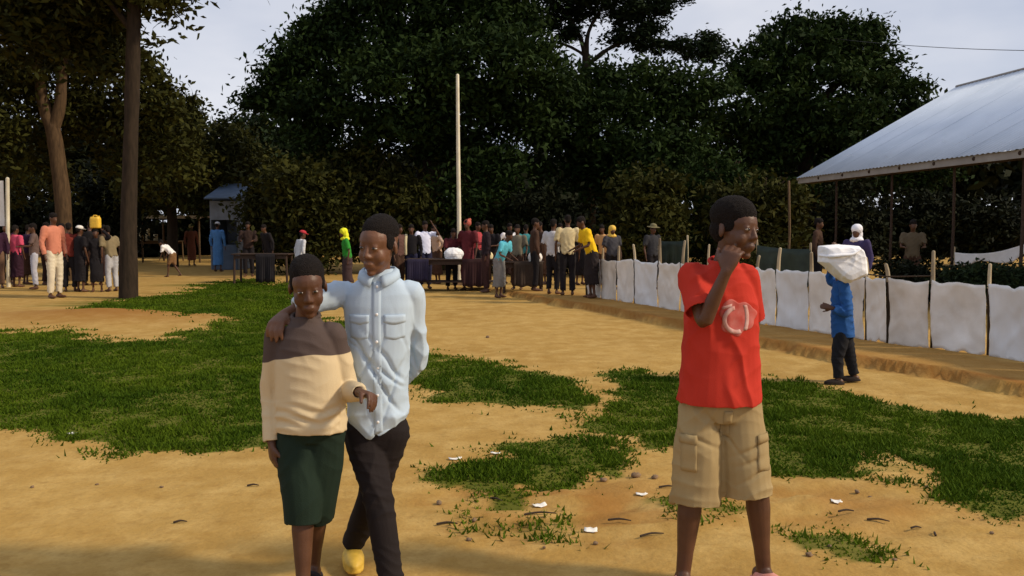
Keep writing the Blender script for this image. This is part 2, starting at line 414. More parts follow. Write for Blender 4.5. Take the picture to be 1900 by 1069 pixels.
# ------------------------------------------------------------------ trees
def leaves(lobes, n, size, clump=.5, seed=0, flat=.0, shell=.45):
    """leaf quads gathered in clumps through the crown's lobes; lobes: (centre, (rx,ry,rz))"""
    r = np.random.default_rng(seed)
    vol = np.array([l[1][0]*l[1][1]*l[1][2] for l in lobes])**.75; vol = vol/vol.sum()
    C = []; 
    for (c, rr), w in zip(lobes, vol):
        k = max(12, int(n*w/90))
        d = r.normal(size=(k, 3)); d /= np.linalg.norm(d, axis=1)[:, None]
        q = np.array(c) + d*np.array(rr)*(shell + (1.04 - shell)*r.random((k, 1))**.7)
        C.append(q)
    C = np.concatenate(C); nC = len(C)
    per = n//nC
    cs = clump*(.5 + r.random(nC))
    ci = np.repeat(np.arange(nC), per)
    off = r.normal(size=(len(ci), 3))*cs[ci][:, None]*np.array([.62, .62, .40])
    p = C[ci] + off
    m = len(p); s = size*(.6 + .8*r.random(m))
    nrm = r.normal(size=(m, 3)) + np.array([0, 0, .8 + flat]); nrm /= np.linalg.norm(nrm, axis=1)[:, None]
    a = np.cross(nrm, r.normal(size=(m, 3))); a /= np.linalg.norm(a, axis=1)[:, None]; b = np.cross(nrm, a)
    a *= s[:, None]; b *= (s*.45)[:, None]
    dr = np.array([0, 0, -.25])*s[:, None]
    v = np.stack([p - a*.9, p + b, p + a + dr, p - b], 1).reshape(-1, 3)
    tc_ = r.random(nC)
    t = np.clip(tc_[ci]*.6 + r.random(m)*.4, 0, 1)
    return v, np.arange(m*4).reshape(-1, 4), np.repeat(t, 4)
def tree(name, label, base, trunk, lobes, n, size, lm, bm='bark', limbs=(), group=None, clump=.5, seed=0, shell=.45, kind_name=None, flat=0):
    root = empty(name, base, label, 'tree' if 'tree' in name else 'shrub', group)
    b = V(base); mb = MB()
    if trunk:
        pts, rad = trunk; mb.tube([V(p) - b for p in pts], rad, n=14, sub=5)
    for pts, rad in limbs: mb.tube([V(p) - b for p in pts], rad, n=8, sub=4)
    if mb.v:
        me_o = mb.build('trunk' if trunk else 'stem', M[bm], root, True)
        displace(me_o.data, lambda p, nn: (fbm(p*np.array([5, 5, 1.6]), seed, 3) - .5)*.06)
    v, f, t = leaves([(tuple(V(c) - b), r) for c, r in lobes], int(n*1.3), size*.85, clump, seed, flat, shell)
    me = mesh_np('crown', v, f); attr(me, 'tint', t); link('crown', me, M[lm], root)
    return root
def lob(Yd, *L):
    """lobes from (px,py,rx,ry[,dy]) at distance Yd"""
    o = []
    for l in L:
        px, py, rx, ry = l[:4]; dy = l[4] if len(l) > 4 else 0
        c = AT(px, py, Yd + dy); k = (Yd + dy)/F; o.append(((c.x, c.y, c.z), (rx*k, max(rx, ry)*k*.8, ry*k)))
    return o
def AA(L): return [AT(*p) for p in L]
def gp(px, py, Y=None):
    p = on_ground(px, py) if Y is None else AT(px, py, Y)
    return V((p.x, p.y, gh(p.x, p.y)))

# left: pale forked trunk
Yl = gp(118, 521).y
b0 = gp(118, 521)
tree('forked_tree', 'tree with a pale brown trunk forking low behind the people in pink', b0,
     ([b0 - V((0,0,.2)), AT(118, 400, Yl), AT(108, 300, Yl), AT(98, 235, Yl)], [.25, .21, .20, .20]),
     lob(Yl, (20, 60, 110, 120), (130, 40, 120, 90, 1), (60, 200, 130, 80, 2.5), (180, 150, 100, 90, 1.5), (-60, 220, 120, 130), (230, 240, 95, 80, 2.5), (-40,-60,160,110), (160,-60,120,90), (285, 165, 55, 55, 1), (320, 205, 45, 45, 1.5), (300,290,85,80,2), (40, 320, 80, 60, 4)),
     34000, .12, 'leaf_olive', 'bark',
     limbs=[(AA([(100, 245, Yl), (78, 180, Yl), (66, 90, Yl), (50, 0, Yl)]), [.2, .17, .13, .07]), (AA([(98, 245, Yl), (112, 190, Yl), (118, 120, Yl), (150, 20, Yl)]), [.19, .16, .12, .06]),
            (AA([(105, 280, Yl), (70, 180, Yl+1), (20, 120, Yl+1.5)]), [.12, .09, .04])], seed=1)
# left: tall straight trunk
b1 = gp(238, 553); Yt = b1.y
tree('tall_tree', 'tall tree with a straight dark trunk standing on the turf edge', b1,
     ([b1 - V((0,0,.2)), AT(238, 420, Yt), AT(243, 250, Yt), AT(247, 100, Yt), AT(250, -40, Yt), AT(252, -160, Yt)], [.205, .165, .150, .140, .130, .10]),
     lob(Yt, (300, -10, 42, 32), (235, -90, 130, 70), (150, -60, 120, 70), (120, 20, 90, 60, 1), (190, 90, 70, 60, 1.5), (40, 30, 90, 80, .5)), 15000, .12, 'leaf_olive', 'bark_dark',
     limbs=[(AA([(248, 60, Yt), (200, 0, Yt), (150, -60, Yt)]), [.08, .06, .03]), (AA([(250, -10, Yt), (280, -30, Yt), (310, -10, Yt)]), [.06, .04, .02])], seed=2)
b2 = gp(330, 500); Yq = 34.
b2 = V((AT(320, 440, Yq).x, Yq, gh(AT(320, 440, Yq).x, Yq)))
tree('leafy_tree', 'rounded olive tree behind the market table with pale goods', b2,
     ([b2 - V((0,0,.2)), AT(318, 380, Yq), AT(310, 300, Yq)], [.22, .18, .13]),
     lob(Yq, (300, 250, 75, 75), (350, 320, 70, 70, -1), (260, 330, 70, 60), (390, 290, 60, 55), (340, 235, 28, 32), (440, 300, 70, 70, 2)), 14000, .15, 'leaf_olive', 'bark_dark', seed=3)
# hazy dark tree behind the gap
Yb = 44.
b3 = V((AT(440, 440, Yb).x, Yb, gh(AT(440, 440, Yb).x, Yb)))
tree('dark_tree', 'low dark tree behind the small blue kiosk', b3,
     ([b3 - V((0,0,.2)), AT(440, 380, Yb), AT(445, 330, Yb)], [.25, .2, .15]),
     lob(Yb, (400, 275, 60, 45), (460, 268, 70, 50), (520, 265, 70, 60), (450, 340, 110, 80), (560, 330, 100, 90), (350, 330, 70, 70)), 12000, .20, 'leaf_blue', 'bark_dark', seed=4)
# centre: the great tree
Yc = 31.
b4 = V((AT(800, 440, Yc).x, Yc, gh(AT(800, 440, Yc).x, Yc)))
tree('great_tree', 'largest dark tree with a broad ragged crown behind the white flagpole', b4,
     ([b4 - V((0,0,.3)), AT(800, 380, Yc), AT(790, 280, Yc), AT(780, 150, Yc)], [.55, .45, .40, .32]),
     lob(Yc, (560, 160, 62, 62), (610, 110, 75, 70), (680, 70, 85, 75), (770, 40, 95, 80), (860, 10, 110, 90), (925, 30, 70, 75), (900, 130, 120, 90, -2), (760, 170, 130, 90, -2), (640, 230, 110, 80, -1), (980, 180, 90, 80, -1), (850, 230, 130, 70), (620, 40, 34, 22), (700, 0, 60, 24), (830, -60, 120, 60), (940, -70, 100, 60),
         (548, 105, 30, 26), (590, 210, 70, 50), (480, 188, 34, 16), (585, 62, 22, 14), (640, 14, 26, 13), (520, 142, 18, 14), (742, -30, 40, 20)),
     64000, .135, 'leaf', 'bark_dark',
     limbs=[(AA([(785, 200, Yc), (700, 130, Yc), (620, 90, Yc), (600, 40, Yc)]), [.22, .16, .09, .03]), (AA([(782, 180, Yc), (840, 80, Yc), (900, 0, Yc), (930, -80, Yc)]), [.22, .16, .1, .04]),
            (AA([(785, 160, Yc), (760, 60, Yc), (700, 0, Yc)]), [.16, .1, .03]), (AA([(650, 160, Yc), (560, 180, Yc), (470, 190, Yc)]), [.08, .05, .02]), (AA([(790, 220, Yc), (900, 160, Yc), (990, 130, Yc)]), [.16, .1, .04])], seed=5, clump=.55)
# centre right: flat layered crown with gaps of sky
Yu = 36.
b5 = V((AT(1090, 440, Yu).x, Yu, gh(AT(1090, 440, Yu).x, Yu)))
tree('layered_tree', 'flat-topped tree whose layered branches leave gaps of pale sky', b5,
     ([b5 - V((0,0,.3)), AT(1092, 330, Yu), AT(1090, 200, Yu), AT(1088, 105, Yu)], [.36, .30, .24, .17]),
     lob(Yu, (1060, 10, 85, 13), (1150, 22, 90, 14), (1010, 38, 55, 14), (1110, -20, 130, 15), (1220, 5, 60, 8), (1165, 72, 55, 12), (1240, 88, 60, 10), (1300, 100, 55, 10), (1010, 90, 34, 16), (1190, 50, 46, 9), (1320, 78, 48, 12), (1050, 60, 18, 6)),
     17000, .13, 'leaf_blue', 'bark_dark',
     limbs=[(AA([(1088, 110, Yu), (1076, 70, Yu), (1056, 30, Yu), (1030, 5, Yu)]), [.12, .09, .06, .03]), (AA([(1088, 110, Yu), (1092, 60, Yu), (1120, 10, Yu)]), [.11, .08, .04]),
            (AA([(1090, 120, Yu), (1140, 85, Yu), (1200, 70, Yu), (1290, 95, Yu)]), [.1, .08, .05, .025]), (AA([(1088, 105, Yu), (1060, 88, Yu), (1010, 70, Yu)]), [.08, .06, .03]), (AA([(1200, 70, Yu), (1215, 30, Yu), (1225, 0, Yu)]), [.03, .02, .012])], seed=6, clump=.34, shell=.2, flat=1.2)
Ym = 33.
b6 = V((AT(1150, 440, Ym).x, Ym, gh(AT(1150, 440, Ym).x, Ym)))
tree('spreading_tree', 'spreading mid green tree below the layered crown', b6,
     ([b6 - V((0,0,.3)), AT(1150, 360, Ym), AT(1140, 250, Ym)], [.34, .28, .22]),
     lob(Ym, (1080, 165, 80, 50), (1160, 155, 90, 48), (1240, 175, 80, 48), (1040, 220, 80, 60), (1130, 250, 110, 80, -1), (1260, 240, 70, 60), (1200, 320, 100, 70, -1), (1060, 320, 90, 70), (1310, 160, 55, 26)),
     27000, .14, 'leaf', 'bark_dark',
     limbs=[(AA([(1145, 300, Ym), (1080, 220, Ym), (1030, 170, Ym)]), [.16, .1, .04]), (AA([(1145, 280, Ym), (1220, 200, Ym), (1300, 165, Ym)]), [.15, .1, .03])], seed=7)
# right: broad crown
Yr = 37.
b7 = V((AT(1500, 440, Yr).x, Yr, gh(AT(1500, 440, Yr).x, Yr)))
tree('broad_tree', 'broad domed dark tree rising behind the metal shed roof', b7,
     ([b7 - V((0,0,.3)), AT(1500, 380, Yr), AT(1495, 280, Yr), AT(1490, 180, Yr)], [.48, .40, .34, .25]),
     lob(Yr, (1400, 135, 75, 48), (1470, 90, 80, 48), (1550, 95, 80, 52), (1610, 120, 62, 55), (1420, 200, 110, 80, -1), (1540, 190, 120, 90, -1), (1640, 190, 80, 60), (1690, 210, 48, 42), (1370, 280, 110, 70), (1500, 300, 130, 80, -1), (1640, 280, 90, 70), (1475, 48, 22, 20), (1540, 55, 16, 18), (1610, 62, 34, 20), (1700, 290, 80, 70)),
     46000, .15, 'leaf', 'bark_dark',
     limbs=[(AA([(1495, 250, Yr), (1430, 170, Yr), (1380, 110, Yr)]), [.22, .14, .05]), (AA([(1492, 220, Yr), (1560, 150, Yr), (1620, 100, Yr)]), [.2, .13, .04]), (AA([(1490, 190, Yr), (1480, 110, Yr), (1476, 55, Yr)]), [.16, .08, .03])], seed=8)
# understorey shrubs in front of the trees
SH = [(640, 322, 110, 105, 29, 'leaf_olive', 'tall rounded olive-brown shrub under the great tree'), (560, 360, 75, 60, 28, 'leaf_olive', 'low olive shrub beside the tall rounded one'),
      (900, 335, 85, 75, 29, 'leaf', 'leafy green shrub to the right of the flagpole'), (770, 350, 70, 70, 29, 'leaf_olive', 'dull olive shrub to the left of the flagpole'),
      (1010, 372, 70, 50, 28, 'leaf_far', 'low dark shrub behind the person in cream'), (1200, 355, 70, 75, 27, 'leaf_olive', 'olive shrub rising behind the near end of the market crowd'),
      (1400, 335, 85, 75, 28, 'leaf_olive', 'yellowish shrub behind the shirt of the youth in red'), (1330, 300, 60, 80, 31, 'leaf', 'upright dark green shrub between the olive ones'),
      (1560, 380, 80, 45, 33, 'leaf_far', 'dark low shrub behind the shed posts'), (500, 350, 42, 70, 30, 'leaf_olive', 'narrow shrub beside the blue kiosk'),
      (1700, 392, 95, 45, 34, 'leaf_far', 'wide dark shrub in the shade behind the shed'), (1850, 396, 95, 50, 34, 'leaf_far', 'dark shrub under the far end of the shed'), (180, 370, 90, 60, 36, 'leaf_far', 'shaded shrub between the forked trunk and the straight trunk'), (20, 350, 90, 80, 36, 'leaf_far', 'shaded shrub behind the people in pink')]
for i, (px, py, rx, ry, Yd, lm, lb) in enumerate(SH):
    c = AT(px, py, Yd); b = V((c.x, c.y, gh(c.x, c.y))); k = Yd/F
    hh = c.z + ry*k - b.z; L = []
    rr = np.random.default_rng(100 + i)
    for j in range(6):
        L.append(((c.x + rr.uniform(-.55, .55)*rx*k, c.y + rr.uniform(-.4, .4)*rx*k, b.z + hh*rr.uniform(.3, .72)), (rx*k*.55, rx*k*.5, hh*.28)))
    L.append(((c.x, c.y, b.z + hh*.35), (rx*k*.9, rx*k*.7, hh*.35)))
    st = [([b + V((rr.uniform(-.1, .1), 0, -.1)), b + V((rr.uniform(-.5, .5)*rx*k*.5, rr.uniform(-.2, .2), hh*.35)), b + V((rr.uniform(-.7, .7)*rx*k, rr.uniform(-.3, .3), hh*.72))], [.05, .04, .015]) for _ in range(6)]
    tree('shrub', lb, b, None, L, 7000, .13, lm, 'bark_dark', limbs=st, seed=50 + i)
# far wood, one dark mass
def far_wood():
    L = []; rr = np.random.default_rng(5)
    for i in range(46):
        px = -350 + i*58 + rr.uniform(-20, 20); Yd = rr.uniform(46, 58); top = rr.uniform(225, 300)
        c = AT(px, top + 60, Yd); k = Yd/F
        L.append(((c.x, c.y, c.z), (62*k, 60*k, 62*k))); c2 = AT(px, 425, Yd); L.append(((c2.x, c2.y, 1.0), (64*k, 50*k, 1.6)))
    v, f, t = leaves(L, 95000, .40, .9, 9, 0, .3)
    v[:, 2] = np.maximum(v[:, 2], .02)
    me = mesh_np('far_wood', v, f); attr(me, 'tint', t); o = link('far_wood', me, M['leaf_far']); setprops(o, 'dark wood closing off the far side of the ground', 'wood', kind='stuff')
far_wood()

# ------------------------------------------------------------------ sheet fence
def fence():
    px = [1090,1115,1145,1176,1222,1262,1310,1355,1400,1440,1502,1562,1606,1646,1728,1832,1910,2000,2110]
    bt = [549,553,558,563,570,577,585,592,600,604,614,624,631,637,646,660,673,690,712]
    tp = [478,481,482,482,486,489,492,495,497,499,504,509,513,517,520,528,535,545,560]
    po = [455,462,458,455,444,448,455,462,476,462,470,472,480,492,468,492,505,500,520]
    b = on_ground(1500, 614)
    root = empty('sheet_fence', V((b.x, b.y, gh(b.x, b.y))), 'low fence of grey plastic sacking sheets stretched between rough wooden posts', 'fence')
    o = V(root.location); rr = np.random.default_rng(3); Pg = []
    for i in range(len(px)):
        g = on_ground(px[i], bt[i]); Pg.append((V((g.x, g.y, gh(g.x, g.y))), AT(px[i], tp[i], g.y), AT(px[i], po[i], g.y)))
    ms = [M['sheet'], mat('sheet_grimy', (.76, .72, .67), .6, c2=(.50, .45, .39), scale=2.5, bump=.12, bscale=40), mat('sheet_bluish', (.74, .76, .79), .5, c2=(.62, .62, .62), scale=2.2, bump=.1, bscale=40)]
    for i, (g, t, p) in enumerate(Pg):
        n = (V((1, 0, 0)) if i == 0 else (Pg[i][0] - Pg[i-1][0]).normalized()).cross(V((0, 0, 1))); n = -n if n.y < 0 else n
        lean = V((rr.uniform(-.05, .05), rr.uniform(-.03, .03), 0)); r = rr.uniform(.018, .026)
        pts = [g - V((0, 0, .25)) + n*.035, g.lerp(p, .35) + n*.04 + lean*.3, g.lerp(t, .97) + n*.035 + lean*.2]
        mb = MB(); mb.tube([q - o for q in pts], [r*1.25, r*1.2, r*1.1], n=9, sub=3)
        po_ = mb.build('post', M['bark_dark'], root, True)  # dark up to sheet height: shade between the sheets painted as bark tone
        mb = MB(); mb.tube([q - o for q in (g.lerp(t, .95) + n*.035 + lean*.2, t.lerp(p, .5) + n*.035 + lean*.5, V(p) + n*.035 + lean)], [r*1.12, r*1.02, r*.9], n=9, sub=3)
        mb.build('lit_top', M['post_wood'] if i % 3 else M['pale_wood'], po_, True)  # paler upper length: light on the post tops put into the wood colour
    for i in range(len(Pg) - 1):
        (g0, t0, _), (g1, t1, _) = Pg[i], Pg[i+1]
        wd = (g1 - g0).length; nn = (g1 - g0).normalized().cross(V((0, 0, 1))); nn = nn if nn.y < 0 else -nn
        nu, nv = 22, 20; v = []
        gap0, gap1 = rr.uniform(.006, .028)/wd, rr.uniform(.006, .028)/wd
        lift = rr.uniform(-.01, .03); sag = rr.uniform(.0, .025); tear = rr.uniform(0, 1, 6); seed = 300 + i
        U, Vv = np.meshgrid(np.linspace(0, 1, nu), np.linspace(0, 1, nv)); U = U.ravel(); Vv = Vv.ravel()
        bl = (vnoise(np.stack([U*5 + i*7, 0*U, 0*U], 1), 5) - .5)*.06 - .015 + lift*U
        tl = (vnoise(np.stack([U*6 + i*9, 0*U, 0*U], 1), 6) - .5)*.045 - sag*4*U*(1 - U)
        edge = (np.sin(Vv*math.pi)*.02*(1 if i % 2 else -.6))/wd
        uu = gap0 + (1 - gap0 - gap1)*U + edge*(1 - 2*U) 
        base = np.array(g0)[None]*(1 - uu[:, None]) + np.array(g1)[None]*uu[:, None]; top = np.array(t0)[None]*(1 - uu[:, None]) + np.array(t1)[None]*uu[:, None]
        base[:, 2] += bl; top[:, 2] += tl
        P = base*(1 - Vv[:, None]) + top*Vv[:, None]
        w = (fbm(np.stack([U*wd*5 + i*3, Vv*2.2, 0*U + i], 1), seed, 3) - .5)*.07*np.sin(np.pi*np.clip(Vv, .1, .9)) + (1 - np.abs(2*vnoise(np.stack([U*wd*6 + Vv*3, Vv*4 - U*3, 0*U + i*1.7], 1), seed + 7) - 1))**3*.018 - .03*np.sin(np.pi*U)*np.sin(np.pi*Vv)
        P = P - np.array(nn)[None]*w[:, None]*-1 - np.array(o)[None]
        ii = np.arange(nu*nv).reshape(nv, nu); f = np.stack([ii[:-1, :-1], ii[:-1, 1:], ii[1:, 1:], ii[1:, :-1]], -1).reshape(-1, 4)
        me = mesh_np('sheet', P, f, True); ob = link('sheet', me, ms[[0, 1, 0, 2, 0, 1][i % 6]], root)
        sm = ob.modifiers.new('thick', 'SOLIDIFY'); sm.thickness = .004; sm.offset = 0
    mb = MB(); pts = [Pg[i][1].lerp(Pg[i][2], .15) + V((0, .02, 0)) - o for i in range(11, 15)]
    mb.tube(pts, .008, n=6, sub=3); mb.build('rail', M['stick'], root, True)
fence()

# ------------------------------------------------------------------ open shed with metal roof
def shed():
    c0 = AT(1480, 330, 23.9); c1 = AT(1900, 277, 15.15); e = (c1 - c0); e.z = 0; e.normalize()
    z0, z1 = 2.9, 5.2; r0 = AT(1775, 165, 22.9); c0.z = z0; r0.z = z1
    L = 13.0; slope = r0 - c0; across = V((-e.y, e.x, 0)); across = across if across.x > 0 else -across
    root = empty('open_shed', V((c0.x, c0.y, gh(c0.x, c0.y))), 'open-sided shed with a pale blue sheet metal roof on thin posts', 'shed'); o = V(root.location)
    mir = slope.copy(); ac = across*mir.dot(across); 
    far = r0 + ac*1.0 + (slope - ac - V((0, 0, slope.z)))*0; far = V((r0.x + ac.x, r0.y + ac.y, z0))
    nsheet = 13
    def slope_mesh(a, b, name):
        for s in range(nsheet):
            nu, nv = 26, 3; v = []; f = []
            for j in range(nv):
                for i in range(nu):
                    t = (s + i/(nu - 1)*1.02)*L/nsheet; q = j/(nv - 1)
                    p = a.lerp(b, q) + e*t; p.z += .010*math.sin(t/.152*2*math.pi) + (i/(nu-1))*.002
                    v.append(p - o)
            for j in range(nv - 1):
                for i in range(nu - 1): f.append((j*nu+i, j*nu+i+1, (j+1)*nu+i+1, (j+1)*nu+i))
            ob = MB().add(v, f).build(name, M['steel_roof'], root, True)
            m = ob.modifiers.new('t', 'SOLIDIFY'); m.thickness = .003
    slope_mesh(c0 - slope.normalized()*.05, r0, 'roof_sheet'); slope_mesh(far, r0, 'roof_sheet')
    rz = math.atan2(e.y, e.x)
    mb = MB(); mid = c0 + e*L/2 + V((0, 0, -.10)) + across*.03
    mb.box(mid - o, (L, .03, .15), rz); mb.build('fascia', M['fascia'], root)
    mb = MB(); mb.tube([r0 - o + V((0, 0, .005)), r0 + e*L - o + V((0, 0, .005))], .035, n=10); mb.build('ridge_cap', M['fascia'], root, True)
    mb = MB(); mb.tube([c0 - o + V((0, 0, -.06)) + e*.02, r0 - o + V((0, 0, -.07)) + e*.02], .035, n=8); mb.build('barge_rafter', M['fascia'], root, True)
    for t in np.arange(1.2, L, 1.25):
        for a in (c0 + across*.02, far):
            mb = MB(); mb.tube([a + e*t - o + V((0, 0, -.09)), r0 + e*t - o + V((0, 0, -.09))], .04, n=6); mb.build('rafter', M['dark_wood'], root, True)
    pos = [1548, 1650, 1765, 1893, 2060]
    for px in pos:
        t = min(np.arange(0.1, L, .02), key=lambda t: abs(F*((c0 + e*t + across*.25).x)/((c0 + e*t + across*.25).y) + 950 - px))
        for a in (c0 + across*.25, far - across*.25):
            p = a + e*t; g = gh(p.x, p.y)
            mb = MB(); mb.tube([V((p.x, p.y, g - .2)) - o, V((p.x + .02, p.y, (g + z0)/2)) - o, V((p.x, p.y, z0 - .08)) - o], [.033, .03, .028], n=8, sub=2); mb.build('post', M['dark_wood'], root, True)
    for px, py in ((1463, 440),): 
        p = AT(px, py, 24.6); mb = MB(); mb.tube([V((p.x, p.y, gh(p.x, p.y) - .2)) - o, V((p.x + .03, p.y, 1.4)) - o, V((p.x + .01, p.y + .1, 2.82)) - o], .035, n=7); mb.build('post', M['wood'], root, True)
    for a in (c0 + across*.25, far - across*.25):
        mb = MB(); mb.tube([a - o + V((0, 0, -.14)) + e*.05, a + e*L - o + V((0, 0, -.14))], .05, n=6); mb.build('beam', M['dark_wood'], root, True)
shed()

# power line, from a pole beyond the frame to a bracket in the broad tree
pp = AT(2130, 425, 26.0); pz = gh(pp.x, pp.y); top = AT(2130, 95, 26.0)
root = empty('utility_pole', V((pp.x, pp.y, pz)), 'plain wooden utility pole that carries the power line past the shed', 'pole')
mb = MB(); mb.tube([V((0, 0, -.4)), V((.03, 0, 3.5)), V((0, 0, top.z - pz + .5))], [.12, .105, .09], n=12, sub=3); mb.build('shaft', M['wood'], root, True)
mb = MB(); mb.box((0, -.1, top.z - pz - .06), (1.1, .08, .1)); mb.build('crossarm', M['wood'], root)
a = AT(1500, 66, 37.); b_ = V((top.x, top.y - .12, top.z)); pts = []
for i in range(15):
    t = i/14; p = a.lerp(b_, t); p.z -= .45*4*t*(1 - t)*.5; pts.append(p)
mb = MB(); mb.tube([p - a for p in pts], .011, n=6); w = mb.build('power_line', M['wire'], None, True); w.location = a
setprops(w, 'thin dark cable running from the broad tree across the sky above the shed', 'cable')

# flagpole
fp = AT(851, 425, 23.0); fz = gh(fp.x, fp.y); ft = AT(849, 140, 23.0)
root = empty('flagpole', V((fp.x, fp.y, fz)), 'bare white painted pole standing among the market crowd', 'pole')
h = ft.z - fz
mb = MB(); mb.tube([V((0, 0, -.3)), V((.012, 0, h*.3)), V((-.004, 0, h*.65)), V((ft.x - fp.x, 0, h))], [.060, .056, .050, .042], n=12, sub=4); mb.build('shaft', M['white_paint'], root, True)
mb = MB(); mb.box((0, 0, .05), (.34, .34, .18)); mb.build('footing', M['stone'], root, bevel=.02)

# ------------------------------------------------------------------ market furniture
def table(px0, px1, py, foot, label, depth=.7, m='dark_wood', shelf=False, h=None):
    g = on_ground((px0 + px1)/2, foot); Yd = g.y; a = AT(px0, py, Yd); b = AT(px1, py, Yd); z = gh(g.x, Yd); w = b.x - a.x
    root = empty('market_table', V(((a.x + b.x)/2, Yd + depth/2, z)), label, 'table'); tz = a.z - z if h is None else h
    mb = MB(); n = 5
    for i in range(n):
        y = -depth/2 + (i + .5)*depth/n
        MB().box((0, y, tz - .015 - .003*(i % 2)), (w, depth/n - .008, .03)).build('plank', M[m], root, bevel=.003)
    for sx in (-1, 1):
        for sy in (-1, 1):
            mb = MB(); mb.tube([V((sx*(w/2 - .06), sy*(depth/2 - .06), -.05)), V((sx*(w/2 - .08), sy*(depth/2 - .07), tz - .03))], [.032, .03], n=8, flat=True); mb.build('leg', M[m], root)
    for sy in (-1, 1):
        MB().box((0, sy*(depth/2 - .05), tz - .09), (w - .14, .025, .09)).build('apron', M[m], root)
    if shelf: MB().box((0, 0, .22), (w - .16, depth - .1, .025)).build('shelf', M[m], root)
    return root, tz
T1, tz1 = table(428, 535, 471, 527, 'dark wooden table beside the turf with an empty top', .7)
T2, tz2 = table(752, 925, 481, 541, 'long dark wooden market table in front of the flagpole', .8, shelf=True)
T3, tz3 = table(236, 330, 447, 486, 'far market table holding cream cloth rolls', .8, 'wood')
T4, tz4 = table(930, 1010, 486, 540, 'short dark table between the person in cyan and the person in pale grey', .7)

def shade_drape(root, x0, x1, y, z0, z1, c, seed):  # dark drape added to stand for the shade below a tabletop
    n, m_ = 40, 8; v = []; f = []
    for j in range(m_):
        for i in range(n):
            u = i/(n-1); w = j/(m_-1); v.append((x0 + (x1 - x0)*u, y - .01 - w*(.03 + .022*math.sin(u*(x1 - x0)*26 + seed) + .012*math.sin(u*57 + seed*2)), z1 + (z0 - z1)*w + .015*w*math.sin(u*17)))
    for j in range(m_ - 1):
        for i in range(n - 1): f.append((j*n+i, j*n+i+1, (j+1)*n+i+1, (j+1)*n+i))
    ob = MB().add(v, f).build('shade_panel', mat('shade_tone_%d' % seed, c, .9, var=.25, scale=5), root, True); md = ob.modifiers.new('t', 'SOLIDIFY'); md.thickness = .004
shade_drape(T2, -1.05, -.55, -.42, .25, tz2 + .005, (.020, .016, .040), 1)
shade_drape(T2, .25, .85, -.42, .12, tz2 + .005, (.030, .010, .011), 2)
shade_drape(T4, -.2, .45, -.37, .10, tz4 + .005, (.040, .026, .018), 3)
shade_drape(T1, -.10, .42, -.37, .05, tz1 + .005, (.012, .010, .012), 4)
def cylth(name, label, cat, loc, prof, m, group=None, n=18):
    mb = MB(); v = []; f = []
    for r, z in prof:
        for j in range(n): v.append((r*math.cos(2*math.pi*j/n), r*math.sin(2*math.pi*j/n), z))
    for i in range(len(prof) - 1):
        for j in range(n): f.append((i*n+j, i*n+(j+1) % n, (i+1)*n+(j+1) % n, (i+1)*n+j))
    f.append(tuple(reversed(range(n)))); f.append(tuple(range((len(prof)-1)*n, len(prof)*n)))
    o = mb.add(v, f).build(name, m, None, True); o.location = loc
    return setprops(o, label, cat, group)
M['cream_cloth'] = mat('cream_cloth', (.62, .52, .30), .9, var=.15, scale=9, bump=.2)
M['white_cloth'] = mat('white_cloth', (.86, .86, .88), .85, var=.05, scale=6, bump=.15, bscale=60)
M['white_plastic'] = mat('white_plastic', (.80, .80, .80), .4, var=.05)
M['yellow_plastic'] = mat('yellow_plastic', (.75, .46, .05), .4, var=.1)
M['tarp_green'] = mat('tarp_green', (.018, .030, .022), .6, var=.4, scale=4)
M['blue_metal'] = mat('blue_metal', (.09, .13, .20), .5, c2=(.06, .09, .14), scale=4)
M['grey_metal'] = mat('grey_metal', (.22, .25, .30), .5, c2=(.15, .17, .2), scale=4)
tl = V(T3.location)
for i, (dx, r, h) in enumerate([(-.92, .07, .72), (-.66, .10, .62), (-.38, .10, .55), (-.02, .10, .30)]):
    cylth('cloth_roll', ['thin tall cream cloth roll on the far table', 'thick cream cloth roll beside the thin tall one', 'cream cloth roll in the middle of the far table', 'short cream cloth roll at the open end of the far table'][i], 'cloth roll',
          tl + V((dx, 0, tz3)), [(r*.9, 0), (r, .03), (r*.96, h*.5), (r, h - .03), (r*.85, h)], M['cream_cloth'], 'cream cloth rolls')
t2 = V(T2.location)
def heap(name, label, cat, loc, r, m, seed):
    me = remesh(name, [ell((0, 0, r[2]*.8), r, None, 16), loft([(V((0, 0, 0)), V((1, 0, 0)), V((0, 1, 0)), r[0]*.8, r[1]*.8), (V((0, 0, r[2]*.8)), V((1, 0, 0)), V((0, 1, 0)), r[0]*.95, r[1]*.95)], 18)], .012, 3)
    ob = link(name, me, m); ob.location = loc; setprops(ob, label, cat); displace(me, lambda p, nn: (fbm(p*9, seed, 3) - .5)*.05); return ob
heap('white_bag', 'stuffed white bag lying on the long market table', 'bag', t2 + V((.02, -.1, tz2)), (.24, .17, .15), M['white_cloth'], 3)
heap('pale_bag', 'small cream bag on the long market table beside the cyan top', 'bag', t2 + V((.85, -.12, tz2)), (.13, .12, .10), M['cream_cloth'], 4)
t4 = V(T4.location); heap('grey_bag', 'pale grey bag on the short dark table', 'bag', t4 + V((.28, -.1, tz4)), (.17, .14, .13), M['sheet'], 5)
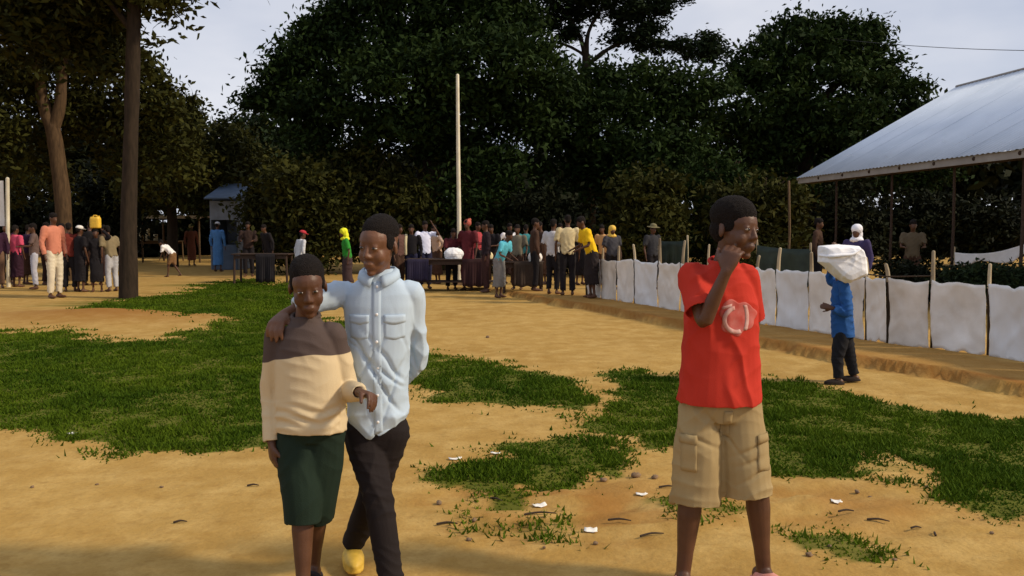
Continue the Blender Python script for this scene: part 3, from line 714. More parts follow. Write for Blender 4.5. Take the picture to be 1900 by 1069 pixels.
# low shelter over the far table
a = AT(262, 402, 38.); b_ = AT(368, 402, 38.)
root = empty('market_shelter', V(((a.x + b_.x)/2, 39.2, gh((a.x + b_.x)/2, 39.2))), 'low market shelter with a flat pale roof edge over the cloth rolls', 'shelter')
o = V(root.location); w = b_.x - a.x; hz = a.z - o.z
MB().box((0, 0, hz), (w + .3, 2.6, .05)).build('roof', M['dark_wood'], root)
MB().box((0, -1.32, hz - .02), (w + .3, .03, .13)).build('roof_edge', M['pale_wood'], root)
for sx in (-1, 1):
    for sy in (-1, 1):
        mb = MB(); mb.tube([V((sx*w/2, sy*1.15, -.2)), V((sx*w/2, sy*1.15, hz - .02))], .045, n=8); mb.build('post', M['wood'], root, True)
# blue kiosk
a = AT(386, 337, 31.2); b_ = AT(438, 337, 31.2)
root = empty('kiosk', V(((a.x + b_.x)/2, 32.2, gh((a.x + b_.x)/2, 32.2))), 'small blue-grey metal kiosk under the trees', 'kiosk'); o = V(root.location); w = b_.x - a.x
hz = AT(400, 372, 31.2).z - o.z; ht = a.z - o.z
for sx in (-1, 1): MB().box((sx*(w/2 - .02), 0, hz/2), (.04, 1.8, hz)).build('side_wall', M['grey_metal'], root)
MB().box((0, .88, hz/2), (w - .085, .04, hz)).build('back_wall', M['grey_metal'], root)
MB().box((0, -.88, hz - .36), (w - .085, .04, .68)).build('front_panel', M['grey_metal'], root)
MB().box((0, -.90, .45), (w - .085, .06, .9)).build('counter', M['blue_metal'], root)
mb = MB(); v = [V((sx*(w/2 + .12), y, z)) for sx in (-1, 1) for y, z in ((-1.15, hz + .04), (1.1, ht), (1.1, ht + .04), (-1.15, hz + .09))]
mb.add(v, [(0,1,2,3),(7,6,5,4),(0,4,5,1),(1,5,6,2),(2,6,7,3),(3,7,4,0)]); mb.build('roof', M['blue_metal'], root)
mb = MB(); v = [V((sx*(w/2 - .02), y, z)) for sx in (-1, 1) for y, z in ((-.8, hz - .02), (1.0, hz - .02), (1.0, ht - .05))]
mb.add(v, [(0,1,2),(5,4,3),(0,3,4,1),(1,4,5,2),(2,5,3,0)]); mb.build('gable_panel', M['grey_metal'], root)
# white board by the left edge
g = on_ground(16, 533); Yd = g.y; t = AT(14, 332, Yd); z = gh(g.x, Yd)
root = empty('notice_board', V((g.x, Yd, z)), 'pale grey board on a leaning white post beside the people in pink', 'board')
mb = MB(); mb.tube([V((0, 0, -.2)), V((.03, 0, 1.2)), V((t.x - g.x, 0, t.z - z))], [.05, .048, .045], n=10, sub=3); mb.build('post', M['white_paint'], root, True)
MB().box((-.47, .02, (t.z - z) - .62), (.86, .03, 1.15)).build('panel', M['sheet'], root)

# things behind the fence
def hedge(px, py, rx, ry, Yd, lm, lb, i):
    c = AT(px, py, Yd); b = V((c.x, c.y, gh(c.x, c.y))); k = Yd/F; hh = c.z + ry*k - b.z; rr = np.random.default_rng(i); L = []
    for j in range(6): L.append(((c.x + rr.uniform(-.7, .7)*rx*k, c.y + rr.uniform(-.3, .3), b.z + hh*rr.uniform(.4, .75)), (rx*k*.45, .35, hh*.27)))
    L.append(((c.x, c.y, b.z + hh*.4), (rx*k*.9, .4, hh*.38)))
    st = [([b + V((rr.uniform(-.3, .3), 0, -.05)), b + V((rr.uniform(-.6, .6)*rx*k, 0, hh*.7))], [.02, .008]) for _ in range(5)]
    tree('hedge_shrub', lb, b, None, L, 4200, .055, lm, 'bark_dark', limbs=st, seed=i, clump=.16)
hedge(1690, 505, 62, 22, 15.5, 'leaf_far', 'dark hedge shrub behind the sheet fence beside the person in brown', 201)
hedge(1800, 510, 75, 25, 14.5, 'leaf_blue', 'low green hedge shrub behind the sheet fence under the slung white tarpaulin', 202)
hedge(1890, 512, 62, 26, 14.0, 'leaf_blue', 'green hedge shrub behind the sheet fence past the slung tarpaulin', 203)
hedge(1440, 470, 60, 28, 19., 'leaf_olive', 'yellowish hedge shrub behind the dark tarpaulin sheets', 204)
def tarp(p, q, drop, sag, m, label, name='tarpaulin', posts=True, pm='post_wood'):
    base = V(((p.x + q.x)/2, (p.y + q.y)/2, gh((p.x + q.x)/2, (p.y + q.y)/2)))
    root = empty(name, base, label, 'tarpaulin'); n, mrow = 24, 8; v = []; f = []; rr = np.random.default_rng(int(abs(p.x)*100))
    for j in range(mrow):
        for i in range(n):
            u = i/(n-1); w = j/(mrow-1); P_ = p.lerp(q, u); P_.z -= sag*4*u*(1-u) + drop*w*(1 + .25*math.sin(u*9 + 1)); P_.y += .05*math.sin(u*22)*w + .03*math.sin(u*9 + w*4)
            v.append(P_ - base)
    for j in range(mrow - 1):
        for i in range(n - 1): f.append((j*n+i, j*n+i+1, (j+1)*n+i+1, (j+1)*n+i))
    ob = MB().add(v, f).build('cloth', m, root, True); md = ob.modifiers.new('t', 'SOLIDIFY'); md.thickness = .006
    if posts:
        for e_ in (p, q):
            mb = MB(); g = gh(e_.x, e_.y); mb.tube([V((e_.x, e_.y + .03, g - .2)) - base, V((e_.x + rr.uniform(-.04, .04), e_.y + .03, (g + e_.z)/2)) - base, V((e_.x, e_.y + .03, e_.z + .10)) - base], .022, n=8, sub=2); mb.build('post', M[pm], root, True)
tarp(AT(1772, 468, 19.), AT(1905, 452, 17.5), .22, .10, M['white_cloth'], 'white tarpaulin slung between low posts behind the fence', pm='pale_wood')
tarp(AT(1222, 447, 20.5), AT(1276, 446, 20.), .75, .02, M['tarp_green'], 'dark green tarpaulin sheet hung on pale sticks behind the fence', pm='pale_wood')
tarp(AT(1405, 455, 17.6), AT(1505, 462, 16.8), .8, .03, M['tarp_green'], 'wide dark tarpaulin sheet hung behind the fence beside the walking child', pm='post_wood')

# litter on the trampled soil
rl = np.random.default_rng(12)
def scrap(px, py, w, l):
    p = on_ground(px, py); n = 5; v = []; f = []
    for j in range(n):
        for i in range(n): v.append(((i/(n-1) - .5)*w + rl.normal()*.002, (j/(n-1) - .5)*l + rl.normal()*.002, .005 + abs(rl.normal())*.003 + .005*((i/(n-1) - .5)*2)**2))
    for j in range(n - 1):
        for i in range(n - 1): f.append((j*n+i, j*n+i+1, (j+1)*n+i+1, (j+1)*n+i))
    o = MB().add(v, f).build('paper_scrap', M['paper'], None, True); o.location = (p.x, p.y, gh(p.x, p.y)); o.rotation_euler.z = rl.uniform(-.5, .5)
    md = o.modifiers.new('t', 'SOLIDIFY'); md.thickness = .0015; return o
for px, py, w, l in [(1001, 940, .075, .05), (1096, 986, .065, .06), (1190, 919, .06, .04), (1552, 933, .05, .05), (845, 853, .08, .04), (920, 843, .06, .03), (134, 806, .05, .04)]:
    setprops(scrap(px, py, w, l), 'small scrap of white paper lying on the ground', 'litter', 'paper scraps on the ground')
def stick(px, py, ln, az, r=.006):
    p = on_ground(px, py); mb = MB(); d = V((math.cos(az), math.sin(az), 0)); q = V((-d.y, d.x, 0))
    mb.tube([-d*ln/2 + V((0, 0, r)), q*ln*.06 + V((0, 0, r*1.8)), d*ln/2 + V((0, 0, r))], [r, r*.9, r*.5], n=6, sub=3)
    o = mb.build('stick', M['stick'], None, True); o.location = (p.x, p.y, gh(p.x, p.y) + .002); setprops(o, 'short dark stick lying on the trampled soil', 'stick', 'fallen sticks')
for px, py, ln, az in [(1003, 956, .16, .1), (1630, 968, .10, -.3), (1570, 962, .08, .1), (335, 971, .06, .2), (1210, 995, .12, .3), (920, 934, .08, -.6), (1240, 906, .1, 0), (1735, 993, .05, 1.2), (830, 968, .1, .1), (1700, 982, .05, .1), (1150, 968, .11, -.1), (470, 903, .06, .1)]: stick(px, py, ln, az)
def stone(px, py, r):
    p = on_ground(px, py); v, f = ell((0, 0, r*.35), (r, r*.8, r*.6), None, 10); v = [a*(1 + .25*rl.uniform(-1, 1)) for a in v]
    o = MB().add(v, f).build('stone', M['stone'], None, True); o.location = (p.x, p.y, gh(p.x, p.y)); o.rotation_euler.z = rl.uniform(0, 6); setprops(o, 'small brown stone on the sandy earth', 'stone', 'small stones on the earth')
for px, py, r in [(1614, 924, .012), (1590, 918, .016), (1502, 1031, .018), (815, 938, .02), (880, 962, .016), (905, 627, .03), (1120, 893, .022), (1180, 885, .03), (1215, 888, .022), (1540, 1015, .012), (700, 890, .012), (300, 905, .012), (180, 900, .01), (1720, 905, .014), (1840, 990, .012), (1660, 1040, .012), (870, 1003, .014), (1105, 1010, .014), (1010, 1020, .01), (60, 905, .012)]: stone(px, py, r)

# ------------------------------------------------------------------ people
SKIN = mat('skin', (.105, .046, .024), .48, c2=(.075, .031, .016), scale=14, bump=.12, bscale=160, spec=.35)
SKIN2 = mat('skin_light', (.15, .068, .036), .48, c2=(.11, .048, .025), scale=14, bump=.12, bscale=160, spec=.35)
HAIR = mat('hair', (.012, .009, .008), .9, var=.5, scale=180, bump=1.0, bscale=260, spec=.15)
EYE = mat('eye_white', (.30, .26, .23), .25, var=.03, spec=.5); IRIS = mat('iris', (.012, .008, .006), .15, spec=.6)
_cm = {}
def cloth(c, rough=.88, bump=.25):
    key = tuple(c) + (rough,)
    if key not in _cm:
        _cm[key] = mat('cloth_%d' % len(_cm), c, rough, var=.10, scale=7, bump=bump, bscale=260, spec=.2)
    return _cm[key]

def rotM(yaw=0, pitch=0, roll=0):
    """face looks along -Y; yaw>0 turns to +X, pitch>0 looks down, roll>0 tilts head to +X"""
    return Matrix.Rotation(yaw, 3, 'Z') @ Matrix.Rotation(pitch, 3, 'X') @ Matrix.Rotation(roll, 3, 'Y')
HW = .90   # head breadth
def head_prims(c, Mr, s, fine=True):
    P = []
    def e(p, r, rr=None):
        p = (p[0]*HW, p[1], p[2]); r = (r[0]*HW, r[1], r[2]); P.append(ell(c + Mr @ (V(p)*s), tuple(x*s for x in r), Mr @ rr if rr else Mr, 16 if fine else 10))
    def tb(pts, r, n=8): P.append(tube([c + Mr @ (V(p)*s) for p in pts], [x*s for x in r], n=n))
    e((0, .012, .032), (.073, .092, .084)); e((0, -.020, -.018), (.064, .070, .082)); e((0, -.030, -.062), (.047, .050, .046))
    if fine:
        e((0, -.064, -.096), (.020, .016, .014)); e((0, -.030, .030), (.066, .062, .058))
        tb([(0, -.086, .010), (0, -.092, -.008), (0, -.098, -.024)], [.008, .0095, .0115])
        for q in (-1, 1):
            e((q*.0125, -.092, -.029), (.009, .009, .0072)); e((q*.034, -.054, -.030), (.029, .026, .032));
            e((q*.0755, .014, -.006), (.008, .017, .027), Matrix.Rotation(q*.30, 3, 'Z'))
            e((q*.030, -.0785, .0125), (.0165, .0095, .0048)); e((q*.030, -.0765, -.0005), (.0155, .0095, .0042))
        e((0, -.0870, -.0565), (.023, .009, .0058)); e((0, -.0855, -.0665), (.019, .009, .0066)); e((0, -.072, -.062), (.030, .018, .022))
    else:
        e((0, -.094, -.022), (.013, .014, .016)); e((0, -.085, -.062), (.024, .014, .012))
        for q in (-1, 1): e((q*.076, .012, -.004), (.010, .020, .030))
    return P
def eyes(root, c, Mr, s):
    for q in (-1, 1):
        v, f = ell(c + Mr @ (V((q*.030*HW, -.0785, .0060))*s), (.0120*s, .0098*s, .0056*s), Mr, 14)
        ob = MB().add(v, f).build('eye', EYE, root, True)
        v, f = ell(c + Mr @ (V((q*.030*HW, -.0862, .0062))*s), (.0062*s, .0028*s, .0054*s), Mr, 12)
        MB().add(v, f).build('iris', IRIS, ob, True)
def hair_mesh(c, Mr, s, voxel, big=1.0):
    P = [ell(c + Mr @ (V((0, .017, .058*(1 + (big - 1)*.9)))*s), (.0760*HW*s*big, .0925*s*big, .0705*s*big), Mr, 22), ell(c + Mr @ (V((0, .044, .004))*s), (.066*HW*s*big, .063*s*big, .062*s), Mr, 16)] + [ell(c + Mr @ (V((q_*.0625*HW, -.006, .026))*s), (.0115*s*big, .034*s, .036*s), Mr, 12) for q_ in (-1, 1)]
    me = remesh('hair', P, voxel, 2); displace(me, lambda p, nn: (vnoise(p*190, 3) - .5)*.003 + (vnoise(p*60, 4) - .5)*.004*(big - .75)); return me
def hand_prims(wr, d, nrm, thumb, k, curl=28, spread=1.0, tcurl=.4, grip=0):
    """d: finger direction, nrm: palm faces this way, thumb: side of the thumb"""
    d = d.normalized(); nrm = (nrm - d*nrm.dot(d)).normalized(); t = d.cross(nrm); t = t if t.dot(thumb) > 0 else -t
    P = []; pl = .078*k
    rows = [(-.012, .020, .016), (.012, .027, .017), (.04, .036, .0165), (.066, .038, .0145), (.078, .036, .012)]
    P.append(loft([(wr + d*x*k, t, nrm, a*k, b*k) for x, a, b in rows], 16, 2.6))
    for i, (off, ln) in enumerate(zip((1.5, .5, -.5, -1.5), (.062, .070, .066, .052))):
        q = wr + d*(pl - abs(off)*.004*k) + t*off*.0205*k*spread; dd = (d + t*off*.05*spread).normalized(); pts = [q - dd*.015*k, q]; c = R(curl*(.9 + .08*i))
        for sgm, fr in enumerate((.44, .32, .26)):
            dd = (dd*math.cos(c) + nrm*math.sin(c)).normalized() if sgm or grip else (dd*math.cos(c*.6) + nrm*math.sin(c*.6)).normalized()
            q = q + dd*ln*k*fr; pts.append(q)
        P.append(tube(pts, [.0092*k, .0092*k, .0086*k, .0080*k, .0070*k], n=8))
    q = wr + d*.022*k + t*.024*k; dd = (d*.75 + t*.65 + nrm*.25).normalized(); pts = [q - dd*.01*k, q + dd*.03*k]; dd = (dd + nrm*tcurl + d*.35).normalized(); pts.append(pts[-1] + dd*.03*k); pts.append(pts[-1] + (dd + nrm*tcurl*.5).normalized()*.022*k)
    P.append(tube(pts, [.0125*k, .0115*k, .0100*k, .0085*k], n=8))
    return P
def frame(J):
    rs = (J['sh_l'] - J['sh_r']); rh = (J['hip_l'] - J['hip_r']); return rs.normalized(), rh.normalized()
def torso_rings(J, rows, hem=0):
    rs, rh = frame(J); a = J['pelvis']; b = J['neck']; up = (b - a).normalized(); mid = J.get('chest', (a + b)/2)
    out_ = []
    for row in rows:
        t, rx, ry = row[:3]; fo = row[3] if len(row) > 3 else 0
        w = min(max(t, 0), 1); r = rh.lerp(rs, w).normalized(); fw = up.cross(r).normalized()   # points backwards
        c = a + (b - a)*t if 'chest' not in J or not 0 <= t <= 1 else (a*(1-t)*(1-t) + (mid*2 - (a + b)/2)*2*t*(1-t) + b*t*t)
        out_.append((c - fw*fo, r, fw, rx, ry))
    if hem:
        c, r, fw, rx, ry = out_[0]
        out_ = [(c + up*.06, r, fw, rx - hem*1.6, ry - hem*1.6), (c, r, fw, rx - hem, ry - hem)] + out_
    return out_
def sleeve(J, s, k, radii, end=1.0, hem=.006, short=False):
    sh, el, wr = J['sh_'+s], J['el_'+s], J['wr_'+s]; o_ = J['sh_r' if s == 'l' else 'sh_l']
    inn = sh + (o_ - sh).normalized()*.03*k
    if short: pts = [inn, sh, sh.lerp(el, .5), sh.lerp(el, end)]
    else: pts = [inn, sh, sh.lerp(el, .5), el, el.lerp(wr, .5), el.lerp(wr, end)]
    return tube(pts, [x*k for x in radii], n=16, sub=5, hem=hem)
def body_prims(J, k, hs, fine=True, hands=True, feet=True, fscale=1.0):
    P = head_prims(J['head'], J['hrot'], hs, fine); ta, tf, tl_, tt = J.get('slim', (1, 1, 1, 1))
    P.append(tube([J['neck'] - V((0, 0, .03*k)), J['neck'].lerp(J['head'], .45), J['head'] + J['hrot'] @ V((0, .02*hs, -.02*hs))], [.052*k, .045*k, .046*k], n=14))
    sw = (J['sh_l'] - J['sh_r']).length/2
    P.append(loft(torso_rings(J, [(-.12, .085*k*tt, .07*k*tt), (0, .115*k*tt, .082*k*tt), (.25, .105*k*tt, .075*k*tt), (.6, .118*k*tt, .085*k*tt), (.85, sw*.80*tt, .075*k*tt), (.93, sw*.5*tt, .052*k), (.98, .046*k, .046*k)]), 20))
    for s in 'lr':
        sh, el, wr = J['sh_'+s], J['el_'+s], J['wr_'+s]
        P.append(tube([sh, sh.lerp(el, .5), el, el.lerp(wr, .35), wr], [.043*k*ta, .038*k*ta, .031*k*(ta + tf)/2, .031*k*tf, .021*k], n=12, sub=4))
        hp, kn, an = J['hip_'+s], J['kn_'+s], J['an_'+s]
        P.append(tube([hp, hp.lerp(kn, .5), kn, kn.lerp(an, .32), kn.lerp(an, .75), an], [.074*k*min(tl_, tt), .066*k*min(tl_, tt), .047*k*tl_, .050*k*tl_, .034*k*tl_, .030*k], n=14, sub=4))
        if feet:
            f = J.get('toe_'+s, V((0, -1, 0))).normalized(); sd = V((-f.y, f.x, 0)); gz = J['an_'+s].z - J.get('ank', .07*k); Mx = Matrix((sd, f, V((0, 0, 1)))).transposed()
            c = V((an.x, an.y, gz))
            P.append(ell(c + f*.055*k + V((0, 0, .027*k)), (.040*k, .118*k, .030*k), Mx, 14)); P.append(ell(c - f*.025*k + V((0, 0, .036*k)), (.033*k, .042*k, .036*k), Mx, 12))
            P.append(tube([an, c + f*.06*k + V((0, 0, .036*k))], [.030*k, .024*k], n=10))
        if hands:
            hd = J.get('hand_'+s)
            if hd: P += hand_prims(wr, **hd, k=k)
            else:
                d = (wr - el).normalized(); side = V((1 if s == 'l' else -1, 0, 0))
                if fine: P += hand_prims(wr, d, J.get('inw', -side), V((0, -1, 0)), k)
                else: P.append(ell(wr + d*.06*k, (.030*k, .022*k, .030*k), None, 8)); P.append(tube([wr, wr + d*.12*k], [.024*k, .014*k], n=8))
    return P
def shift(J, base):
    return {a: (b - base if isinstance(b, V) and a not in ('toe_l', 'toe_r', 'inw') else b) for a, b in J.items()}
def crease(p, fr, seed, pw=3):
    q = p*np.array(fr); q = q + (fbm(p*5, seed + 50, 2)[:, None] - .5)*1.6
    return (1 - np.abs(2*vnoise(q, seed) - 1))**pw
def dirfold(p, d, freq, seed, envs=(5, 5, 4), sharp=2.2, lo=.46, hi=.66):
    """separate folds that run square to d, come and go along their length"""
    d = np.array(d, float); d /= np.linalg.norm(d)
    q = (p @ d)*freq + (fbm(p*np.array([4.5, 4.5, 3.2]), seed, 2) - .5)*2.6 + seed*.37
    tri = 1 - np.abs((q - np.floor(q)) - .5)*2
    env = sst(lo, hi, vnoise(p*np.array(envs) + seed*1.3, seed + 9))
    return (tri**sharp - .3)*env
def fold_disp(me, seed, amp=.006, fr=(9, 9, 3.5), extra=None, fine=.5, diag=1.0):
    def fn(p, nn):
        f = np.array(fr)
        d = amp*(fbm(p*f*.55, seed, 2) - .5)*1.8
        d = d + amp*1.1*dirfold(p, (1, .9, .15), f[0]*1.5, seed + 1) + amp*diag*1.0*dirfold(p, (.8, -.5, .75), f[0]*1.9, seed + 2) + amp*diag*.9*dirfold(p, (-.7, .5, .9), f[0]*2.2, seed + 4, (6, 6, 6)) + amp*fine*dirfold(p, (.2, .3, 1), f[2]*4.5, seed + 6, (7, 7, 9))
        if extra: d = d + extra(p, nn)
        return d
    displace(me, fn)

# ---- crowd figures from a few poses
def pose(H_, kind='stand', arms='down', lean=0, yaw=0, hp=0, hyaw=0, rnd=None):
    rnd = rnd or np.random.default_rng(0); k = H_/1.6
    q = {'head': (0, -.012, .930), 'neck': (0, .004, .842), 'pelvis': (0, .0, .54), 'sh_l': (.113, .004, .812), 'sh_r': (-.113, .004, .812), 'hip_l': (.052, 0, .525), 'hip_r': (-.052, 0, .525),
         'kn_l': (.058, -.012, .285), 'kn_r': (-.058, -.012, .285), 'an_l': (.06, .01, .044), 'an_r': (-.06, .01, .044)}
    A = {'down': ((.150, .012, .645), (.148, -.03, .495)), 'fwd': ((.140, -.055, .665), (.10, -.19, .655)), 'up': ((.185, -.09, .80), (.085, -.10, .955)), 'hip': ((.205, .035, .675), (.115, -.02, .585)), 'head': ((.20, -.05, .87), (.09, -.02, .99)), 'cross': ((.150, -.03, .66), (.01, -.13, .66))}
    aL, aR = (arms, arms) if isinstance(arms, str) else arms
    q['el_l'], q['wr_l'] = A[aL]; e, w = A[aR]; q['el_r'] = (-e[0], e[1], e[2]); q['wr_r'] = (-w[0], w[1], w[2])
    q = {a: V(b)*H_ for a, b in q.items()}
    if kind == 'walk':
        q['kn_l'] += V((0, -.07, .01))*H_; q['an_l'] += V((0, -.12, 0))*H_; q['kn_r'] += V((0, .01, -.005))*H_; q['an_r'] += V((0, .14, .02))*H_
    dz = 0
    if kind == 'sit':
        dz = -.25*H_
        for s, x in (('l', .075), ('r', -.075)): q['kn_'+s] = V((x, -.24, .30))*H_; q['an_'+s] = V((x, -.22, .044))*H_; q['hip_'+s] = V((x*.7, 0, .275))*H_
    up = ['head', 'neck', 'sh_l', 'sh_r', 'el_l', 'el_r', 'wr_l', 'wr_r', 'pelvis']
    for a in up: q[a] = q[a] + V((0, 0, dz))
    c = q['pelvis'].copy(); Rx = Matrix.Rotation(R(lean), 3, 'X')
    for a in up: q[a] = c + Rx @ (q[a] - c)
    if arms == 'down' and lean > 25:
        for s in 'lr': q['el_'+s] = q['sh_'+s] + V((0, -.02, -.17))*H_; q['wr_'+s] = q['el_'+s] + V((0, -.06, -.14))*H_
    Rz = Matrix.Rotation(R(yaw), 3, 'Z'); q = {a: Rz @ b for a, b in q.items()}
    q['toe_l'] = Rz @ V((.15, -1, 0)); q['toe_r'] = Rz @ V((-.15, -1, 0)); q['inw'] = Rz @ V((0, 1, 0))
    q['hrot'] = Rz @ rotM(R(hyaw), R(hp + lean*.5)); q['ank'] = .07*k; q['slim'] = (.85, .95, .9, .85)
    return q, k
def person(px, foot, H_, label, kind='stand', arms='down', lean=0, yaw=0, top=(.3,.3,.3), low=(.05,.05,.06), lower='trousers', slv='short', hat=None, hatc=None, hp=8, hyaw=0, skin=None, voxel=.025, seed=0, Yd=None, scarf=None, lift=0):
    g = on_ground(px, foot) if Yd is None else AT(px, 425, Yd)
    base = V((g.x, g.y, gh(g.x, g.y) + lift)); J, k = pose(H_, kind, arms, lean, yaw, hp, hyaw)
    root = empty('person', base, label, 'person', 'people at the market')
    hs = H_*.140/.225*1.02 if H_ > 1.45 else .225*.92/.225*(.92 + .1*H_/1.45)*1.0
    hs = max(.86, min(1.03, .62 + .24*H_))
    link('body', remesh('body', body_prims(J, k, hs, False), voxel*.95, 2), skin or SKIN, root)
    if hat != 'scarf': link('hair', hair_mesh(J['head'], J['hrot'], hs, voxel*.95, 1.02), HAIR, root)
    tc_, lc = cloth(top), cloth(low)
    sw = (J['sh_l'] - J['sh_r']).length/2
    rows = [(-.10, .150*k, .112*k), (.15, .140*k, .108*k), (.55, .140*k, .105*k), (.8, sw*.96, .092*k), (.93, sw*.74, .075*k), (1.0, .066*k, .062*k), (1.03, .058*k, .056*k)]
    P = [loft(torso_rings(J, rows, .012), 22)]
    for s in 'lr':
        P.append(sleeve(J, s, k, [.052, .062, .060, .062], .85, .012, True) if slv == 'short' else sleeve(J, s, k, [.052, .060, .055, .048, .042, .038], .92, .010))
    me = remesh('shirt', P, voxel*.92, 2); fold_disp(me, seed + 7, .010, (7, 7, 3)); link('shirt', me, tc_, root)
    rs, rh = frame(J); fw = V((0, 0, 1)).cross(rh)
    if lower in ('skirt', 'dress'):
        pv = J['pelvis']; an = (J['an_l'] + J['an_r'])/2; end = pv.lerp(an, .80 if lower == 'skirt' else .86); kn = (J['kn_l'] + J['kn_r'])/2
        sp = abs((J['an_l'] - J['an_r']).dot(fw))/2
        rg = [(end + V((0,0,.05)), rh, fw, .14*k, .11*k + sp*.6), (end, rh, fw, .162*k, .135*k + sp*.7), (kn, rh, fw, .158*k, .13*k + sp*.5), (pv.lerp(kn, .4), rh, fw, .165*k, .125*k), (pv, rh, fw, .150*k, .112*k), (pv + (J['neck'] - pv)*.2, rh, fw, .128*k, .098*k)]
        me = remesh('skirt', [loft(rg, 24)], voxel*.92, 2); fold_disp(me, seed + 11, .016, (10, 10, 1.2)); link('skirt', me, tc_ if lower == 'dress' else lc, root)
    else:
        P = [loft(torso_rings(J, [(-.10, .10*k, .085*k), (0, .138*k, .100*k), (.14, .132*k, .095*k)]), 20)]
        for s in 'lr':
            hpj, kn, an = J['hip_'+s], J['kn_'+s], J['an_'+s]
            if lower == 'shorts': P.append(tube([hpj, hpj.lerp(kn, .5), kn], [.088*k, .086*k, .082*k], n=14, sub=3, hem=.012))
            else: P.append(tube([hpj, hpj.lerp(kn, .5), kn, kn.lerp(an, .5), kn.lerp(an, .95)], [.086*k, .080*k, .066*k, .062*k, .060*k], n=14, sub=3, hem=.012))
        me = remesh('trousers', P, voxel*.92, 2); fold_disp(me, seed + 13, .009, (8, 8, 5)); link('trousers' if lower == 'trousers' else 'shorts', me, lc, root)
    hc = J['head']; Mr = J['hrot']
    if hat == 'cap':
        P = [ell(hc + Mr @ (V((0, .012, .070))*hs), (.082*hs, .100*hs, .060*hs), Mr, 16), ell(hc + Mr @ (V((0, -.10, .048))*hs), (.062*hs, .065*hs, .012*hs), Mr, 12)]
        link('cap', remesh('cap', P, .014, 2), cloth(hatc), root)
    elif hat == 'brim':
        P = [ell(hc + Mr @ (V((0, .0, .085))*hs), (.080*hs, .095*hs, .062*hs), Mr, 16), ell(hc + Mr @ (V((0, .0, .055))*hs), (.165*hs, .175*hs, .012*hs), Mr, 18)]
        link('hat', remesh('hat', P, .012, 1), cloth(hatc), root)
    elif hat in ('scarf', 'wrap'):
        P = [ell(hc + Mr @ (V((0, .022, .040))*hs), (.090*hs, .100*hs, .092*hs), Mr, 16)]
        if hat == 'scarf': P += [ell(hc + Mr @ (V((0, .045, -.05))*hs), (.085*hs, .075*hs, .10*hs), Mr, 14), ell(J['neck'] + V((0, 0, .0)), (.12*k, .095*k, .06*k), None, 14)]
        else: P.append(ell(hc + Mr @ (V((.03, .075, .10))*hs), (.045*hs, .04*hs, .05*hs), Mr, 10))
        me = remesh('headscarf', P, .014, 2); fold_disp(me, seed, .008, (16, 16, 12)); link('headscarf', me, cloth(hatc), root)
    if scarf:
        sh = J['sh_r']; pts = [sh + V((.05, -.11, -.42))*k, sh + V((.05, -.115, -.15))*k, sh + V((.055, -.02, .055))*k, sh + V((.05, .10, -.12))*k, sh + V((.05, .115, -.35))*k]
        mb = MB(); mb.tube(pts, [.034*k, .036*k, .036*k, .036*k, .034*k], n=12, sub=5, flatten=(V((0, -1, 0)), .45)); mb.build('shoulder_cloth', cloth(scarf), root, True)
    return root, J, k, base
MAR = (.10, .016, .020); BLK = (.012, .010, .012); DBR = (.055, .028, .018); NAVY = (.018, .018, .045)
person(-4, 535, 1.66, 'person in a dark maroon top and brown trousers beside the notice board', yaw=30, top=(.035, .012, .028), low=(.14, .08, .05), slv='long', seed=1)
person(32, 533, 1.58, 'person in a bright pink shirt and dark skirt', yaw=160, top=(.58, .075, .14), low=(.030, .010, .020), lower='skirt', seed=2)
person(66, 537, 1.62, 'person in a brown top and pale grey trousers behind the one in coral', yaw=-60, arms='fwd', top=(.13, .085, .075), low=(.42, .42, .48), slv='short', seed=3)
person(103, 553, 1.84, 'person in a long coral shirt and cream trousers standing in front of the forked trunk', yaw=70, top=(.55, .20, .125), low=(.64, .56, .42), slv='long', hp=12, seed=4, voxel=.022)
person(131, 541, 1.62, 'person in a dull red top standing just behind the one in coral', yaw=200, top=(.18, .030, .020), low=BLK, seed=5)
person(151, 542, 1.56, 'person in black wearing a white cap', yaw=150, top=BLK, low=BLK, lower='skirt', hat='cap', hatc=(.72, .70, .66), seed=6)
_, JJ, kk, bb = person(181, 542, 1.50, 'person in black carrying a yellow can on the head', yaw=20, arms=('head', 'down'), top=BLK, low=BLK, lower='skirt', slv='long', hp=0, seed=7)
# yellow can on the head
root = empty('jerrycan', bb + JJ['head'] + V((0, .015, .118)), 'yellow plastic can balanced on the head of the person in black', 'can')
me = remesh('body', [loft([(V((0, 0, z)), V((1, 0, 0)), V((0, 1, 0)), rx, ry) for z, rx, ry in ((0, .10, .07), (.02, .118, .085), (.22, .118, .085), (.27, .10, .07))], 20, 4)], .009, 2); link('body', me, M['yellow_plastic'], root)
mb = MB(); mb.tube([V((-.05, 0, .265)), V((-.04, 0, .30)), V((.03, 0, .30)), V((.05, 0, .265))], .013, n=8, sub=3); mb.build('handle', M['yellow_plastic'], root, True)
mb = MB(); mb.tube([V((.082, 0, .26)), V((.085, 0, .295))], .022, n=10, flat=True); mb.build('cap', M['yellow_plastic'], root)
person(209, 541, 1.58, 'person in a khaki shirt and light grey trousers beside the straight trunk', yaw=-120, lean=12, top=(.20, .155, .085), low=(.40, .40, .42), seed=8)
person(322, 514, 1.30, 'child in a white shirt bending down on the open sand', 'walk', lean=48, yaw=-100, top=(.80, .78, .78), low=(.20, .11, .05), lower='shorts', seed=9)
person(356, 493, 1.66, 'person in a long brown-red dress near the far table', yaw=40, top=(.15, .050, .028), lower='dress', slv='long', hat='wrap', hatc=(.30, .25, .10), seed=10)
person(405, 504, 1.72, 'person in a long sky blue dress below the kiosk', yaw=170, top=(.075, .21, .48), lower='dress', slv='long', hat='cap', hatc=(.6, .6, .62), seed=11)
